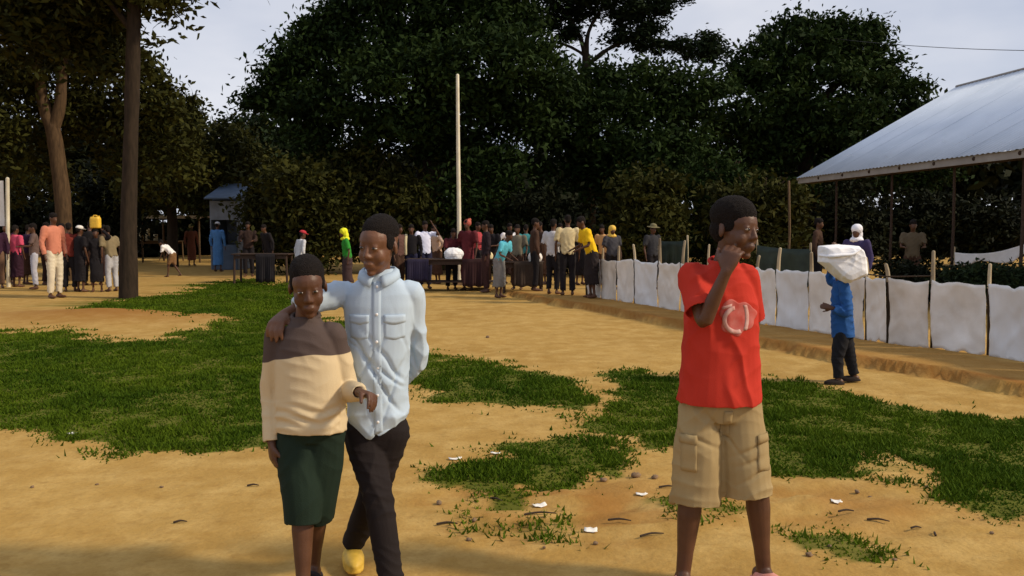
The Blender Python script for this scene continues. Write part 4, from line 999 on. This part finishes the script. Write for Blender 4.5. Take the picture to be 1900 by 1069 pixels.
person(462, 514, 1.72, 'person in dark brown clothes behind the empty dark table', yaw=10, top=(.035, .020, .016), low=BLK, slv='long', arms='fwd', seed=12)
person(500, 516, 1.62, 'person in black leaning behind the empty dark table', yaw=-40, top=BLK, low=BLK, slv='long', lean=14, seed=13)
person(556, 532, 1.46, 'person in a pale grey hooded top wearing a red cap', yaw=130, top=(.52, .53, .56), low=(.33, .29, .24), slv='long', hat='cap', hatc=(.45, .035, .05), lean=10, seed=14)
person(646, 543, 1.50, 'person in a green top with a bright yellow headscarf', yaw=-70, top=(.030, .24, .030), low=(.05, .03, .03), lower='skirt', hat='scarf', hatc=(.78, .78, .03), lean=8, seed=15)
person(741, 538, 1.60, 'person in a brown top standing behind the shoulder of the boy in pale blue', yaw=60, top=(.10, .050, .040), low=DBR, seed=16)
person(764, 537, 1.60, 'person in black with a cream cloth over the shoulder', yaw=0, top=BLK, low=NAVY, slv='long', scarf=(.60, .52, .32), seed=17)
person(789, 536, 1.68, 'person in a lavender white t-shirt raising one arm beside the long table', yaw=25, arms=('up', 'down'), top=(.68, .70, .86), low=NAVY, seed=18)
person(868, 536, 1.70, 'person in a maroon dress behind the long table', yaw=-30, top=MAR, lower='dress', slv='short', hat='wrap', hatc=(.40, .10, .07), seed=19)
person(838, 538, 1.52, 'person in dark red reaching over the long table', yaw=20, arms='fwd', top=(.07, .012, .016), low=BLK, lean=18, seed=20)
person(902, 543, 1.66, 'person in black standing at the end of the long table', yaw=-80, top=(.020, .012, .016), low=(.05, .022, .020), slv='long', seed=21)
person(926, 546, 1.50, 'person in a cyan top and grey skirt bending to the table', yaw=60, lean=24, arms='fwd', top=(.10, .44, .56), low=(.20, .19, .18), lower='skirt', seed=22)
person(960, 538, 1.48, 'person in an olive grey top behind the short table', yaw=-20, top=(.16, .14, .10), low=DBR, seed=23)
person(992, 540, 1.62, 'person in dark brown standing behind the one in pale grey', yaw=100, top=DBR, low=BLK, slv='long', seed=24)
person(1026, 546, 1.58, 'person in a pale grey shirt and black trousers next to the one in cream', yaw=150, top=(.50, .49, .51), low=BLK, slv='short', seed=25)
person(1053, 548, 1.66, 'person in a cream shirt and black trousers seen from behind', yaw=185, top=(.56, .46, .26), low=BLK, slv='short', seed=26, voxel=.022)
person(1098, 553, 1.66, 'person in a bright yellow shirt and dark skirt stooping by the fence end', yaw=-75, lean=20, arms='fwd', top=(.78, .49, .012), low=(.022, .016, .016), lower='skirt', seed=27, voxel=.022)
person(1136, 545, 1.50, 'person in dark clothes with a yellow headscarf behind the stooping one', yaw=20, top=(.05, .05, .06), low=BLK, hat='scarf', hatc=(.74, .48, .09), Yd=20.4, seed=28)
person(1211, 0, 1.52, 'person in dark clothes with an olive brimmed hat behind the fence', yaw=30, top=(.03, .03, .035), low=BLK, hat='brim', hatc=(.16, .14, .07), Yd=20.2, seed=29)
person(1590, 0, 1.44, 'person in dark purple with a white headscarf behind the fence', yaw=-40, top=(.045, .035, .10), low=BLK, slv='long', hat='scarf', hatc=(.78, .78, .84), Yd=13.6, seed=30)
person(1694, 0, 1.56, 'person in an olive brown top behind the fence under the shed', yaw=-20, top=(.10, .075, .045), low=DBR, arms='fwd', Yd=17.2, seed=31)
person(1518, 0, 1.60, 'person in dark brown clothes behind the fence beside the tarpaulin', yaw=60, top=DBR, low=BLK, slv='long', Yd=18.0, seed=32)

BACK = [(14, 527, 1.64, 'person in dark plum behind the notice board', (.040, .012, .030), 20), (49, 528, 1.60, 'person in a dark violet top behind the one in pink', (.030, .014, .040), 140), (86, 529, 1.66, 'person in a rust brown top half hidden by the one in coral', (.16, .055, .03), 100), (118, 530, 1.62, 'person in dark crimson half hidden behind the dull red top', (.10, .014, .016), -30), (166, 530, 1.68, 'person in black between the white cap and the yellow can', (.012, .010, .010), 170), (193, 529, 1.58, 'person in dark brown between the yellow can and the khaki shirt', (.04, .025, .016), 60),
        (725, 526, 1.62, 'person in dark maroon partly behind the boy in pale blue', (.05, .016, .02), 30), (812, 527, 1.60, 'person in a pale peach top behind the raised arm', (.52, .36, .26), -60), (851, 526, 1.66, 'person in black just behind the flagpole', (.014, .010, .012), 150), (886, 527, 1.66, 'person in a rose red top behind the maroon dress', (.36, .05, .06), 70), (914, 528, 1.60, 'person in black behind the cyan top', (.012, .010, .012), -20), (944, 526, 1.64, 'person in a white top behind the short table', (.66, .64, .66), 30), (976, 527, 1.58, 'person in a teal top behind the short table', (.04, .20, .22), 190), (1008, 528, 1.66, 'person in dark brown behind the pale grey shirt', (.055, .03, .02), -70), (1038, 528, 1.62, 'person in dark grey between the pale grey and cream shirts', (.03, .028, .03), 10), (1076, 529, 1.66, 'person in black between the cream and yellow shirts', (.012, .012, .014), 40), (1120, 530, 1.58, 'person in a pale orange top behind the yellow shirt', (.55, .30, .12), -40)]
for i, (px, ft_, hh, lb, c, yw) in enumerate(BACK):
    person(px, ft_, hh, lb, yaw=yw, top=c, low=(BLK, DBR, (.03, .014, .012))[i % 3], lower=('trousers', 'skirt')[i % 2], slv=('short', 'long')[i % 2], arms=('down', 'fwd', 'cross', 'hip')[i % 4], lean=(0, 8, 3)[i % 3], hyaw=(-20, 25, 0)[i % 3], seed=60 + i, voxel=.027)

# ------------------------------------------------------------------ the four nearer figures
def patch_on(bvh, pts, nu, nv, off=.004, name='pocket', m=None, parent=None, frm=V((0, -1, 0))):
    """a thin piece of cloth sewn on: grid pts(u,v)->(x,z) projected on the garment from the front"""
    v = []; f = []
    for j in range(nv):
        for i in range(nu):
            x, z = pts(i/(nu-1), j/(nv-1)); h = bvh.ray_cast(V((x, -1.5, z)), V((0, 1, 0)))
            q = h[0] if h[0] is not None else V((x, 0, z)); nn_ = h[1] if h[0] is not None else V((0, -1, 0)); v.append(q + nn_*off)
    for j in range(nv - 1):
        for i in range(nu - 1): f.append((j*nu+i, j*nu+i+1, (j+1)*nu+i+1, (j+1)*nu+i))
    ob = MB().add(v, f).build(name, m, parent, True); md = ob.modifiers.new('t', 'SOLIDIFY'); md.thickness = .003; md.offset = -1
    return ob
def shoe(root, J, s, k, m, name='sandal', closed=False):
    an = J['an_'+s]; f = J['toe_'+s].normalized(); sd = V((-f.y, f.x, 0)); Mx = Matrix((sd, f, V((0, 0, 1)))).transposed(); c = V((an.x, an.y, an.z - J['ank']))
    P = [loft([(c + f*.05*k + V((0, 0, z)), sd, f, rx*k, ry*k) for z, rx, ry in ((.0, .046, .128), (.014, .047, .130), (.018, .044, .126))], 24, 2.5)]
    if closed: P.append(ell(c + f*.06*k + V((0, 0, .030*k)), (.049*k, .125*k, .040*k), Mx, 18))
    else: P.append(tube([c + f*.08*k + sd*q*.044*k + V((0, 0, z*k)) for q, z in ((-1, .012), (-.75, .048), (0, .066), (.75, .048), (1, .012))], [.012*k]*5, n=8, sub=3))
    link(name, remesh(name, P, .005, 2), m, root)

def boy_sweater():
    Yd = G(572, 1116).y; g = AT(572, 700, Yd); z0 = gh(g.x, Yd); base = V((g.x, Yd, z0)); A = lambda px, py, dy=0: AT(px, py, Yd + dy)
    k = .86; hs = .98
    J = {'head': A(571, 533, -.03), 'neck': A(567, 592, .01), 'pelvis': A(577, 790, .01), 'sh_r': A(510, 622, .01), 'sh_l': A(618, 620, .01), 'el_r': A(500, 735, .03), 'wr_r': A(504, 822, -.03), 'el_l': A(644, 722, .05), 'wr_l': A(667, 728, -.135),
         'hip_r': A(549, 800, .01), 'hip_l': A(603, 800, .01), 'kn_r': A(561, 925, -.05), 'kn_l': A(590, 925, .03), 'an_r': A(565, 0), 'an_l': A(583, 0), 'hrot': rotM(R(14), R(14), R(-4)), 'ank': .062, 'slim': (.8, .8, 1, .85)}
    J['an_r'] = V((AT(562, 1060, Yd - .10).x, Yd - .10, z0 + .062)); J['an_l'] = V((AT(582, 1040, Yd + .14).x, Yd + .14, z0 + .062 + .02))
    J['toe_r'] = V((-.1, -1, 0)); J['toe_l'] = V((.1, -1, 0))
    J = shift(J, base)
    J['hand_r'] = dict(d=V((.12, -.10, -1)), nrm=V((.8, .5, 0)), thumb=V((.25, -1, 0)), curl=26)
    J['hand_l'] = dict(d=V((.75, -.45, -.10)), nrm=V((-.25, -.35, -1)), thumb=V((0, -1, .5)), curl=62, grip=1, tcurl=.8)
    root = empty('person', base, 'younger boy in a cream and dark brown sweater and long dark green shorts', 'person', 'people on the open ground')
    link('body', remesh('body', body_prims(J, k, hs), .0053, 3), SKIN, root)
    eyes(root, J['head'], J['hrot'], hs); link('hair', hair_mesh(J['head'], J['hrot'], hs, .005, 1.0), HAIR, root)
    sw = (J['sh_l'] - J['sh_r']).length/2
    rows = [(-.04, .138, .110), (.02, .140, .112), (.10, .136, .106), (.16, .138, .108), (.35, .132, .104), (.6, .130, .100), (.80, sw*1.02, .092), (.90, sw*.84, .080), (.97, sw*.56, .066), (1.03, .056, .054)]
    P = [loft(torso_rings(J, rows, .010), 30)]
    P.append(sleeve(J, 'r', k, [.048, .054, .050, .046, .043, .040], .98, .007)); P.append(sleeve(J, 'l', k, [.048, .054, .054, .052, .044, .031], .97, .005))
    me = remesh('sweater', P, .0055, 4)
    zb = J['pelvis'].z
    def ex(p, nn):
        w = np.exp(-((p[:, 2] - zb - .055)/.045)**2); band = np.sin((p[:, 2] + .02*np.sin(p[:, 0]*22) + .012*np.sin(p[:, 1]*31))*150)
        return .0050*w*band*(np.abs(p[:, 0] - J['pelvis'].x) < .125)
    fold_disp(me, 21, .0065, (9, 9, 4.5), ex)
    # two-tone knit: dark yoke over cream
    m = bpy.data.materials.new('sweater_knit'); m.use_nodes = True; n = m.node_tree.nodes; l = m.node_tree.links; b = n['Principled BSDF']
    b.inputs['Roughness'].default_value = .92; b.inputs['Specular IOR Level'].default_value = .15
    a = n.new('ShaderNodeAttribute'); a.attribute_name = 'yoke'; r = n.new('ShaderNodeValToRGB'); r.color_ramp.elements[0].position = .47; r.color_ramp.elements[1].position = .53
    r.color_ramp.elements[0].color = (.60, .48, .30, 1); r.color_ramp.elements[1].color = (.085, .062, .056, 1); l.new(a.outputs['Fac'], r.inputs['Fac'])
    t = n.new('ShaderNodeTexCoord'); no = n.new('ShaderNodeTexNoise'); no.inputs['Scale'].default_value = 9; l.new(t.outputs['Object'], no.inputs['Vector'])
    mxx = n.new('ShaderNodeMix'); mxx.data_type = 'RGBA'; mxx.blend_type = 'MULTIPLY'; mxx.inputs['Factor'].default_value = .35; l.new(r.outputs['Color'], mxx.inputs['A']); l.new(no.outputs['Color'], mxx.inputs['B']); 
    rr_ = n.new('ShaderNodeValToRGB'); rr_.color_ramp.elements[0].color = (.75, .75, .75, 1); l.new(no.outputs['Fac'], rr_.inputs['Fac']); l.new(rr_.outputs['Color'], mxx.inputs['B']); l.new(mxx.outputs['Result'], b.inputs['Base Color'])
    n2 = n.new('ShaderNodeTexNoise'); n2.inputs['Scale'].default_value = 320; l.new(t.outputs['Object'], n2.inputs['Vector']); bp = n.new('ShaderNodeBump'); bp.inputs['Strength'].default_value = .3; bp.inputs['Distance'].default_value = .006; l.new(n2.outputs['Fac'], bp.inputs['Height']); l.new(bp.outputs['Normal'], b.inputs['Normal'])
    p = coords(me); zt = A(560, 655).z - base.z
    att = .5 + (p[:, 2] - (zt - .035*np.clip(-(p[:, 0] + .03)/.12, 0, 1) + .004*np.sin(p[:, 0]*40)))*25
    attr(me, 'yoke', np.clip(att, 0, 1)); link('sweater', me, m, root)
    ring = []
    for i in range(20):
        th = 2*math.pi*i/20; ring.append(J['neck'] + V((.052*math.cos(th), .050*math.sin(th), .012 + .014*math.sin(th))))
    mb = MB(); mb.tube(ring + ring[:2], .0085, n=8); mb.build('neckband', cloth((.07, .05, .045)), root, True)
    P = [loft(torso_rings(J, [(-.13, .11, .085), (-.04, .124, .094), (.06, .120, .090), (.10, .112, .085)]), 26)]
    for s, xx in (('r', 0), ('l', 0)):
        hp, kn, an = J['hip_'+s], J['kn_'+s], J['an_'+s]; e = kn.lerp(an, .26)
        P.append(tube([hp, hp.lerp(kn, .5), kn, e], [.078, .085, .078, .072], n=18, sub=5, hem=.008))
    me = remesh('shorts', P, .0055, 4); fold_disp(me, 25, .006, (9, 9, 3), None, .4, .5); link('shorts', me, cloth((.010, .021, .013)), root)
    for s in 'lr': shoe(root, J, s, k, cloth((.03, .025, .025)))
    return J, base
JA, baseA = boy_sweater()

def boy_shirt():
    Yd = G(700, 1098).y + .06; g = AT(700, 700, Yd); z0 = gh(g.x, Yd); base = V((g.x, Yd, z0)); A = lambda px, py, dy=0: AT(px, py, Yd + dy)
    k = .98; hs = 1.02
    J = {'head': A(703, 457, -.03), 'neck': A(704, 512, .01), 'pelvis': A(700, 782, .02), 'sh_r': A(634, 545, .02), 'sh_l': A(764, 545, .02), 'el_r': A(580, 560, -.06), 'wr_r': AT(528, 583, baseA.y + .03), 'el_l': A(772, 668, .12), 'wr_l': A(722, 722, .20),
         'hip_r': A(672, 800, .02), 'hip_l': A(724, 800, .02), 'kn_r': A(702, 930, -.10), 'kn_l': A(688, 925, .06), 'hrot': rotM(R(-22), R(8), R(4)), 'ank': .068, 'slim': (.8, .9, .78, .82)}
    J['an_r'] = V((AT(726, 1060, Yd - .16).x, Yd - .16, z0 + .068)); J['an_l'] = V((AT(654, 1040, Yd + .22).x, Yd + .22, z0 + .068 + .015))
    J['toe_r'] = V((.05, -1, 0)); J['toe_l'] = V((.25, -1, 0))
    J = shift(J, base)
    J['hand_r'] = dict(d=V((-.20, -.80, -.42)), nrm=V((.1, .5, -1)), thumb=V((1, -.2, .3)), curl=44, tcurl=.2)
    J['hand_l'] = dict(d=V((-.9, .1, -.3)), nrm=V((0, 1, 0)), thumb=V((0, 0, 1)), curl=35)
    root = empty('person', base, 'taller boy in a pale blue button-up shirt and black trousers', 'person', 'people on the open ground')
    link('body', remesh('body', body_prims(J, k, hs), .0053, 3), SKIN2, root)
    eyes(root, J['head'], J['hrot'], hs); link('hair', hair_mesh(J['head'], J['hrot'], hs, .005, .99), HAIR, root)
    sw = (J['sh_l'] - J['sh_r']).length/2; up = J['neck'] - J['pelvis']
    def hemz(px): return 0
    rows = [(-.05, .118, .100), (0, .126, .106), (.12, .124, .104), (.35, .122, .100), (.6, .134, .102), (.80, sw*1.02, .094), (.88, sw*.98, .084), (.94, sw*.80, .074), (.99, sw*.56, .066), (1.03, .064, .060), (1.05, .060, .058)]
    P = [loft(torso_rings(J, rows, .009), 32)]
    P.append(sleeve(J, 'r', k, [.048, .057, .055, .050, .044, .036], .62, .007)); P.append(sleeve(J, 'l', k, [.044, .050, .050, .049, .044, .038], .95, .007))
    me = remesh('shirt', P, .0055, 4); zb = J['pelvis'].z
    def ex(p, nn):
        fr = np.clip(-nn[:, 1], 0, 1); d = 0
        # long slanting drag folds across the front
        for a, b_, w, amp in ((.55, -.01, .009, .017), (.66, .085, .008, .015), (.40, -.09, .008, .014), (-.55, -.05, .008, .011), (.30, .15, .008, .013), (-.35, .10, .008, .011), (.9, .03, .007, .010)):
            q = (p[:, 0] - b_)*math.cos(a) + (p[:, 2] - zb - .22)*math.sin(a); q = q + (fbm(p*6, 77, 2) - .5)*.05
            d = d - amp*np.exp(-(q/w)**2)*fr*np.exp(-((p[:, 2] - zb - .2)/.16)**2)
        tail = .0
        return d
    fold_disp(me, 31, .0085, (6.5, 6.5, 3), ex, .12, .75)
    # curved shirt tails
    p = coords(me); lowm = np.clip((zb + .10 - p[:, 2])/.12, 0, 1); p[:, 2] += lowm*(-.030*np.cos(np.clip(np.abs(p[:, 0])/.125, 0, 1)*math.pi) + .012*(p[:, 0] > .0) + .02*np.exp(-(p[:, 0]/.012)**2)*(p[:, 1] < 0)) ; me.vertices.foreach_set('co', p.astype(np.float32).ravel()); me.update()
    SM = mat('shirt_blue', (.46, .56, .67), .8, c2=(.40, .50, .61), scale=5, bump=.12, bscale=300, spec=.2)
    sh = link('shirt', me, SM, root)
    bvh = BVHTree.FromPolygons([v.co for v in me.vertices], [tuple(q.vertices) for q in me.polygons])
    cx = J['neck'].x; nz = J['neck'].z
    patch_on(bvh, lambda u, v: (cx + .004 + (u - .5)*.034 - .004*v, zb - .030 + v*(nz - zb + .010)), 4, 40, .0018, 'placket', SM, sh)
    for i in range(6):
        z = zb + .02 + i*(nz - zb - .06)/5; h = bvh.ray_cast(V((cx + .002, -1.5, z)), V((0, 1, 0)))
        if h[0] is not None:
            v, f = ell(h[0] + h[1]*.004, (.0062, .0026, .0062), None, 10); MB().add(v, f).build('button', M['white_plastic'], sh, True)
    for q in (-1, 1):
        x0 = cx + q*.070; zt = nz - .155
        pk = patch_on(bvh, lambda u, v: (x0 + (u - .5)*.078, zt - .088*(1 - v) - .008*(1 - abs(2*u - 1))*(1 - v)), 8, 9, .0018, 'pocket', SM, sh)
        patch_on(bvh, lambda u, v: (x0 + (u - .5)*.082, zt + .004 - .030*(1 - v) - .010*(1 - abs(2*u - 1))*(1 - v)), 8, 4, .0036, 'pocket_flap', SM, sh)
    # collar
    for q in (-1, 1):
        v = []; f = []; n = 14
        for i in range(n):
            t = i/(n-1); th = R(95 - 178*t); r0 = .062; fr = max(0, t - .45)/.55
            tp = V((q*r0*math.cos(th)*1.0, r0*math.sin(th)*.95, .030 - .028*fr)); 
            dn = V((q*(r0 + .020)*math.cos(th) + q*.016*fr, (r0 + .020)*math.sin(th)*.98 - .010*fr, -.008 - .042*fr**1.5)); md_ = (tp + dn)/2 + V((q*.006*math.cos(th), .006*math.sin(th), .006))
            for a in (tp, md_, dn): v.append(J['neck'] + a + V((0, .004, .006)))
        for i in range(n - 1):
            for j in range(2): f.append((i*3+j, (i+1)*3+j, (i+1)*3+j+1, i*3+j+1))
        ob = MB().add(v, f).build('collar', SM, sh, True); md = ob.modifiers.new('t', 'SOLIDIFY'); md.thickness = .004; md.offset = 0
    P = [loft(torso_rings(J, [(-.16, .095, .080), (-.06, .114, .092), (.06, .112, .090), (.10, .108, .088)]), 26)]
    for s in 'lr':
        hp, kn, an = J['hip_'+s], J['kn_'+s], J['an_'+s]
        P.append(tube([hp, hp.lerp(kn, .5), kn, kn.lerp(an, .5), kn.lerp(an, .97)], [.080, .072, .058, .054, .050], n=18, sub=6, hem=.007))
    me = remesh('trousers', P, .0055, 4); fold_disp(me, 35, .006, (9, 9, 6)); link('trousers', me, cloth((.014, .010, .010)), root)
    for s in 'lr': shoe(root, J, s, k, mat('yellow_rubber', (.62, .40, .06), .5), closed=True)
    return J, base
JB, baseB = boy_shirt()

def youth_red():
    Yd = G(1345, 1090).y; g = AT(1345, 700, Yd); z0 = gh(g.x, Yd); base = V((g.x, Yd, z0)); A = lambda px, py, dy=0: AT(px, py, Yd + dy)
    k = 1.0; hs = 1.0
    J = {'head': A(1364, 428, -.04), 'neck': A(1342, 490, .01), 'pelvis': A(1334, 738, .02), 'sh_r': A(1286, 510, .0), 'sh_l': A(1386, 512, .02), 'el_r': A(1306, 596, -.12), 'wr_r': A(1348, 503, -.18), 'el_l': A(1396, 606, .10), 'wr_l': A(1352, 660, .20),
         'hip_r': A(1298, 755, .02), 'hip_l': A(1374, 755, .02), 'kn_r': A(1284, 900, -.02), 'kn_l': A(1402, 890, .0), 'hrot': rotM(R(38), R(2), R(3)), 'ank': .068, 'slim': (.95, 1, 1, .85)}
    J['an_r'] = V((AT(1268, 1040, Yd - .02).x, Yd - .02, z0 + .068)); J['an_l'] = V((AT(1417, 1040, Yd + .02).x, Yd + .02, z0 + .068))
    J['toe_r'] = V((.0, -1, 0)); J['toe_l'] = V((.28, -1, 0))
    J = shift(J, base)
    J['hand_r'] = dict(d=V((.30, .10, 1)), nrm=V((.45, .85, -.1)), thumb=V((-1, 0, 0)), curl=50, tcurl=.5, grip=1)
    J['hand_l'] = dict(d=V((-.9, .1, -.3)), nrm=V((0, 1, 0)), thumb=V((0, 0, 1)), curl=35)
    root = empty('person', base, 'youth in a red t-shirt with a faded pink chest print, one hand at the mouth', 'person', 'people on the open ground')
    link('body', remesh('body', body_prims(J, k, hs), .0053, 3), SKIN, root)
    eyes(root, J['head'], J['hrot'], hs); link('hair', hair_mesh(J['head'], J['hrot'], hs, .005, 1.10), HAIR, root)
    sw = (J['sh_l'] - J['sh_r']).length/2
    rows = [(-.03, .172, .128), (.02, .172, .126), (.2, .164, .116), (.5, .156, .108), (.72, .150, .100), (.84, sw*1.10, .094), (.91, sw*1.0, .082), (.96, sw*.78, .072), (1.0, sw*.55, .064), (1.03, .060, .058)]
    P = [loft(torso_rings(J, rows, .009), 32)]
    P.append(sleeve(J, 'r', k, [.046, .058, .064, .068], .80, .007, True)); P.append(sleeve(J, 'l', k, [.046, .055, .056, .058], .84, .007, True))
    me = remesh('shirt', P, .0055, 4)
    fold_disp(me, 41, .0085, (7, 7, 2.6), None, .3, .6); rsh = link('shirt', me, mat('red_cotton', (.50, .040, .024), .88, c2=(.41, .028, .016), scale=4, bump=.15, bscale=300, spec=.15), root)
    bvh = BVHTree.FromPolygons([v.co for v in me.vertices], [tuple(q.vertices) for q in me.polygons])
    pc = A(1360, 585) - base; PK = mat('print_pink', (.47, .135, .115), .85, c2=(.42, .055, .04), scale=28); PW = mat('print_white', (.56, .36, .32), .85, c2=(.46, .20, .17), scale=45)
    def disc(u, v):
        x, z = 2*u - 1, 2*v - 1; w_ = 1 + .12*math.sin(3*math.atan2(z, x) + 1) + .07*math.sin(7*math.atan2(z, x)); return (pc.x + .074*w_*x*math.sqrt(max(0, 1 - z*z*.42)), pc.z + .066*w_*z*math.sqrt(max(0, 1 - x*x*.42)))
    patch_on(bvh, disc, 18, 18, .0014, 'chest_print', PK, rsh)
    def arc(u, v): th = R(100 + 190*u); r_ = .040 + .016*v; return (pc.x - .008 + r_*math.cos(th), pc.z - .010 + r_*math.sin(th))
    patch_on(bvh, arc, 18, 3, .0022, 'print_curve', PW, rsh)
    patch_on(bvh, lambda u, v: (pc.x + .030 + .016*u - .010*(2*v - 1)**2, pc.z - .052 + .10*v), 3, 12, .0022, 'print_bar', PW, rsh)
    patch_on(bvh, lambda u, v: (pc.x - .066 + .040*u, pc.z + .030 + .012*v + .012*u), 5, 3, .0022, 'print_dash', PW, rsh)
    ring = []
    for i in range(20):
        th = 2*math.pi*i/20; ring.append(J['neck'] + V((.056*math.cos(th), .054*math.sin(th), .010 + .018*math.sin(th))))
    mb = MB(); mb.tube(ring + ring[:2], .0075, n=8); mb.build('neckband', cloth((.48, .03, .02)), root, True)
    P = [loft(torso_rings(J, [(-.16, .125, .095), (-.06, .150, .104), (.04, .146, .100), (.08, .138, .094)]), 28)]
    for s, px, py in (('r', 1292, 934), ('l', 1386, 920)):
        hp, kn = J['hip_'+s], J['kn_'+s]; e = A(px, py, -.01) - base
        P.append(tube([hp + V((0, 0, .02)), hp.lerp(e, .35), hp.lerp(e, .7), e], [.080, .100, .103, .102], n=20, sub=5, hem=.009))
    me = remesh('shorts', P, .0055, 4)
    def ex(p, nn):
        d = 0
        for zc, x0, sl in ((.60, .10, .35), (.55, .11, .25), (.50, .12, .5), (.66, -.02, -1.2), (.63, -.10, -.4)):
            q = (p[:, 2] - zc) - (p[:, 0] - x0)*sl + (fbm(p*7, 88, 2) - .5)*.03; d = d - .008*np.exp(-(q/.010)**2)*np.exp(-((p[:, 0] - x0)/.07)**2)
        return d
    fold_disp(me, 45, .009, (7, 7, 4), ex)
    KH = mat('khaki_cotton', (.36, .27, .135), .9, c2=(.29, .21, .10), scale=6, bump=.15, bscale=280, spec=.15); shp = link('shorts', me, KH, root)
    bvh = BVHTree.FromPolygons([v.co for v in me.vertices], [tuple(q.vertices) for q in me.polygons])
    pz = A(1275, 815).z - base.z
    for px in (1272, 1408):
        x0 = A(px, 815).x - base.x
        patch_on(bvh, lambda u, v: (x0 + (u - .5)*.055, pz - .11 + .13*v), 6, 9, .004, 'cargo_pocket', KH, shp); patch_on(bvh, lambda u, v: (x0 + (u - .5)*.060, pz + .0 + .035*v), 6, 3, .008, 'pocket_flap', KH, shp)
    fz = A(1336, 760).z - base.z; fx = A(1340, 760).x - base.x
    patch_on(bvh, lambda u, v: (fx + (u - .5)*.034 + .006*v, fz - .10 + .11*v), 4, 10, .0035, 'fly', KH, shp)
    for s in 'lr': shoe(root, J, s, k, mat('pink_rubber', (.62, .26, .20), .5), closed=True)
    return J, base
JC, baseC = youth_red()
def walker():
    g = on_ground(1562, 712); Yd = g.y; z0 = gh(g.x, Yd); base = V((g.x, Yd, z0)); A = lambda px, py, dy=0: AT(px, py, Yd + dy)
    k = .80; hs = .92
    J = {'head': A(1549, 487, .02), 'neck': A(1560, 520, .0), 'pelvis': A(1564, 612, 0), 'sh_l': A(1566, 530, -.12), 'sh_r': A(1562, 530, .12), 'el_l': A(1572, 580, -.16), 'wr_l': A(1544, 572, -.14), 'el_r': A(1540, 520, .2), 'wr_r': A(1548, 470, .12),
         'hip_l': A(1562, 620, -.05), 'hip_r': A(1566, 620, .05), 'kn_l': A(1554, 664, -.05), 'kn_r': A(1577, 662, .05), 'hrot': rotM(R(-80), R(4)), 'ank': .058, 'slim': (.8, .85, .8, .82)}
    J['an_l'] = V((A(1552, 705).x, Yd - .05, z0 + .058)); J['an_r'] = V((A(1589, 700).x, Yd + .05, z0 + .075)); J['toe_l'] = V((-1, -.15, 0)); J['toe_r'] = V((-1, -.1, 0))
    J = shift(J, base); J['inw'] = V((-.2, 1, 0))
    root = empty('person', base, 'child in a blue shirt and black trousers walking along the fence with a white bundle', 'person', 'people on the open ground')
    link('body', remesh('body', body_prims(J, k, hs), .006, 2), SKIN, root); link('hair', hair_mesh(J['head'], J['hrot'], hs, .006), HAIR, root)
    rows = [(-.16, .118, .102), (.0, .120, .104), (.4, .115, .098), (.7, .115, .095), (.9, .10, .08), (1.0, .058, .056)]
    P = [loft(torso_rings(J, rows, .010), 26), sleeve(J, 'l', k, [.050, .062, .060, .056, .050, .044], .9, .008), sleeve(J, 'r', k, [.050, .062, .060, .052, .046, .040], .8, .008)]
    me = remesh('shirt', P, .007, 3); fold_disp(me, 51, .009, (9, 9, 4)); link('shirt', me, cloth((.020, .085, .27)), root)
    P = [loft(torso_rings(J, [(-.12, .09, .085), (0, .105, .092), (.1, .10, .09)]), 22)]
    for s in 'lr':
        hp, kn, an = J['hip_'+s], J['kn_'+s], J['an_'+s]; P.append(tube([hp, hp.lerp(kn, .5), kn, kn.lerp(an, .5), kn.lerp(an, .96)], [.074, .070, .056, .050, .046], n=16, sub=4, hem=.008))
    me = remesh('trousers', P, .007, 3); fold_disp(me, 53, .006, (9, 9, 6)); link('trousers', me, cloth((.012, .012, .015)), root)
    for s in 'lr': shoe(root, J, s, k, cloth((.02, .014, .012)), closed=True)
    # white sack on the near shoulder
    c = A(1562, 488, -.17); sroot = empty('cloth_bundle', c - V((0, 0, .17)), 'white cloth bundle carried on the shoulder of the child in blue', 'bundle'); o = c - V((0, 0, .17))
    ez = V((0, 0, 1)); ex_ = V((.97, .1, 0)); ey = V((-.1, .97, 0))
    q = lambda px, py: A(px, py, -.17) - o
    outl = [(1522, 457), (1540, 454), (1588, 456), (1598, 464), (1602, 485), (1604, 510), (1588, 517), (1572, 525), (1562, 522), (1545, 509), (1533, 496), (1521, 486)]
    cc = q(1563, 486); rg = []
    for dy, sc in ((-.150, .62), (-.135, .86), (-.07, 1.0), (.06, 1.0), (.125, .86), (.14, .6)):
        rg.append([cc + (q(a_, b_) - cc)*sc + V((0, dy, 0)) for a_, b_ in outl])
    n = len(outl); v = [x for r_ in rg for x in r_]; f = [(i*n+j, i*n+(j+1) % n, (i+1)*n+(j+1) % n, (i+1)*n+j) for i in range(len(rg)-1) for j in range(n)] + [tuple(reversed(range(n))), tuple(range((len(rg)-1)*n, len(rg)*n))]
    me = remesh('wrapping', [(v, f)], .006, 6); fold_disp(me, 55, .006, (5, 5, 4)); link('wrapping', me, M['white_cloth'], sroot)
    mb = MB(); pts = [q(1519, 474) + V((0, -.02, 0)), q(1530, 475) + V((0, -.148, 0)), q(1548, 473) + V((0, -.168, 0)), q(1568, 471) + V((0, -.170, 0)), q(1586, 462) + V((0, -.15, 0))]
    mb.tube(pts, [.010, .016, .016, .013, .006], n=10, sub=5); mb.build('rolled_edge', M['white_cloth'], sroot, True)
walker()
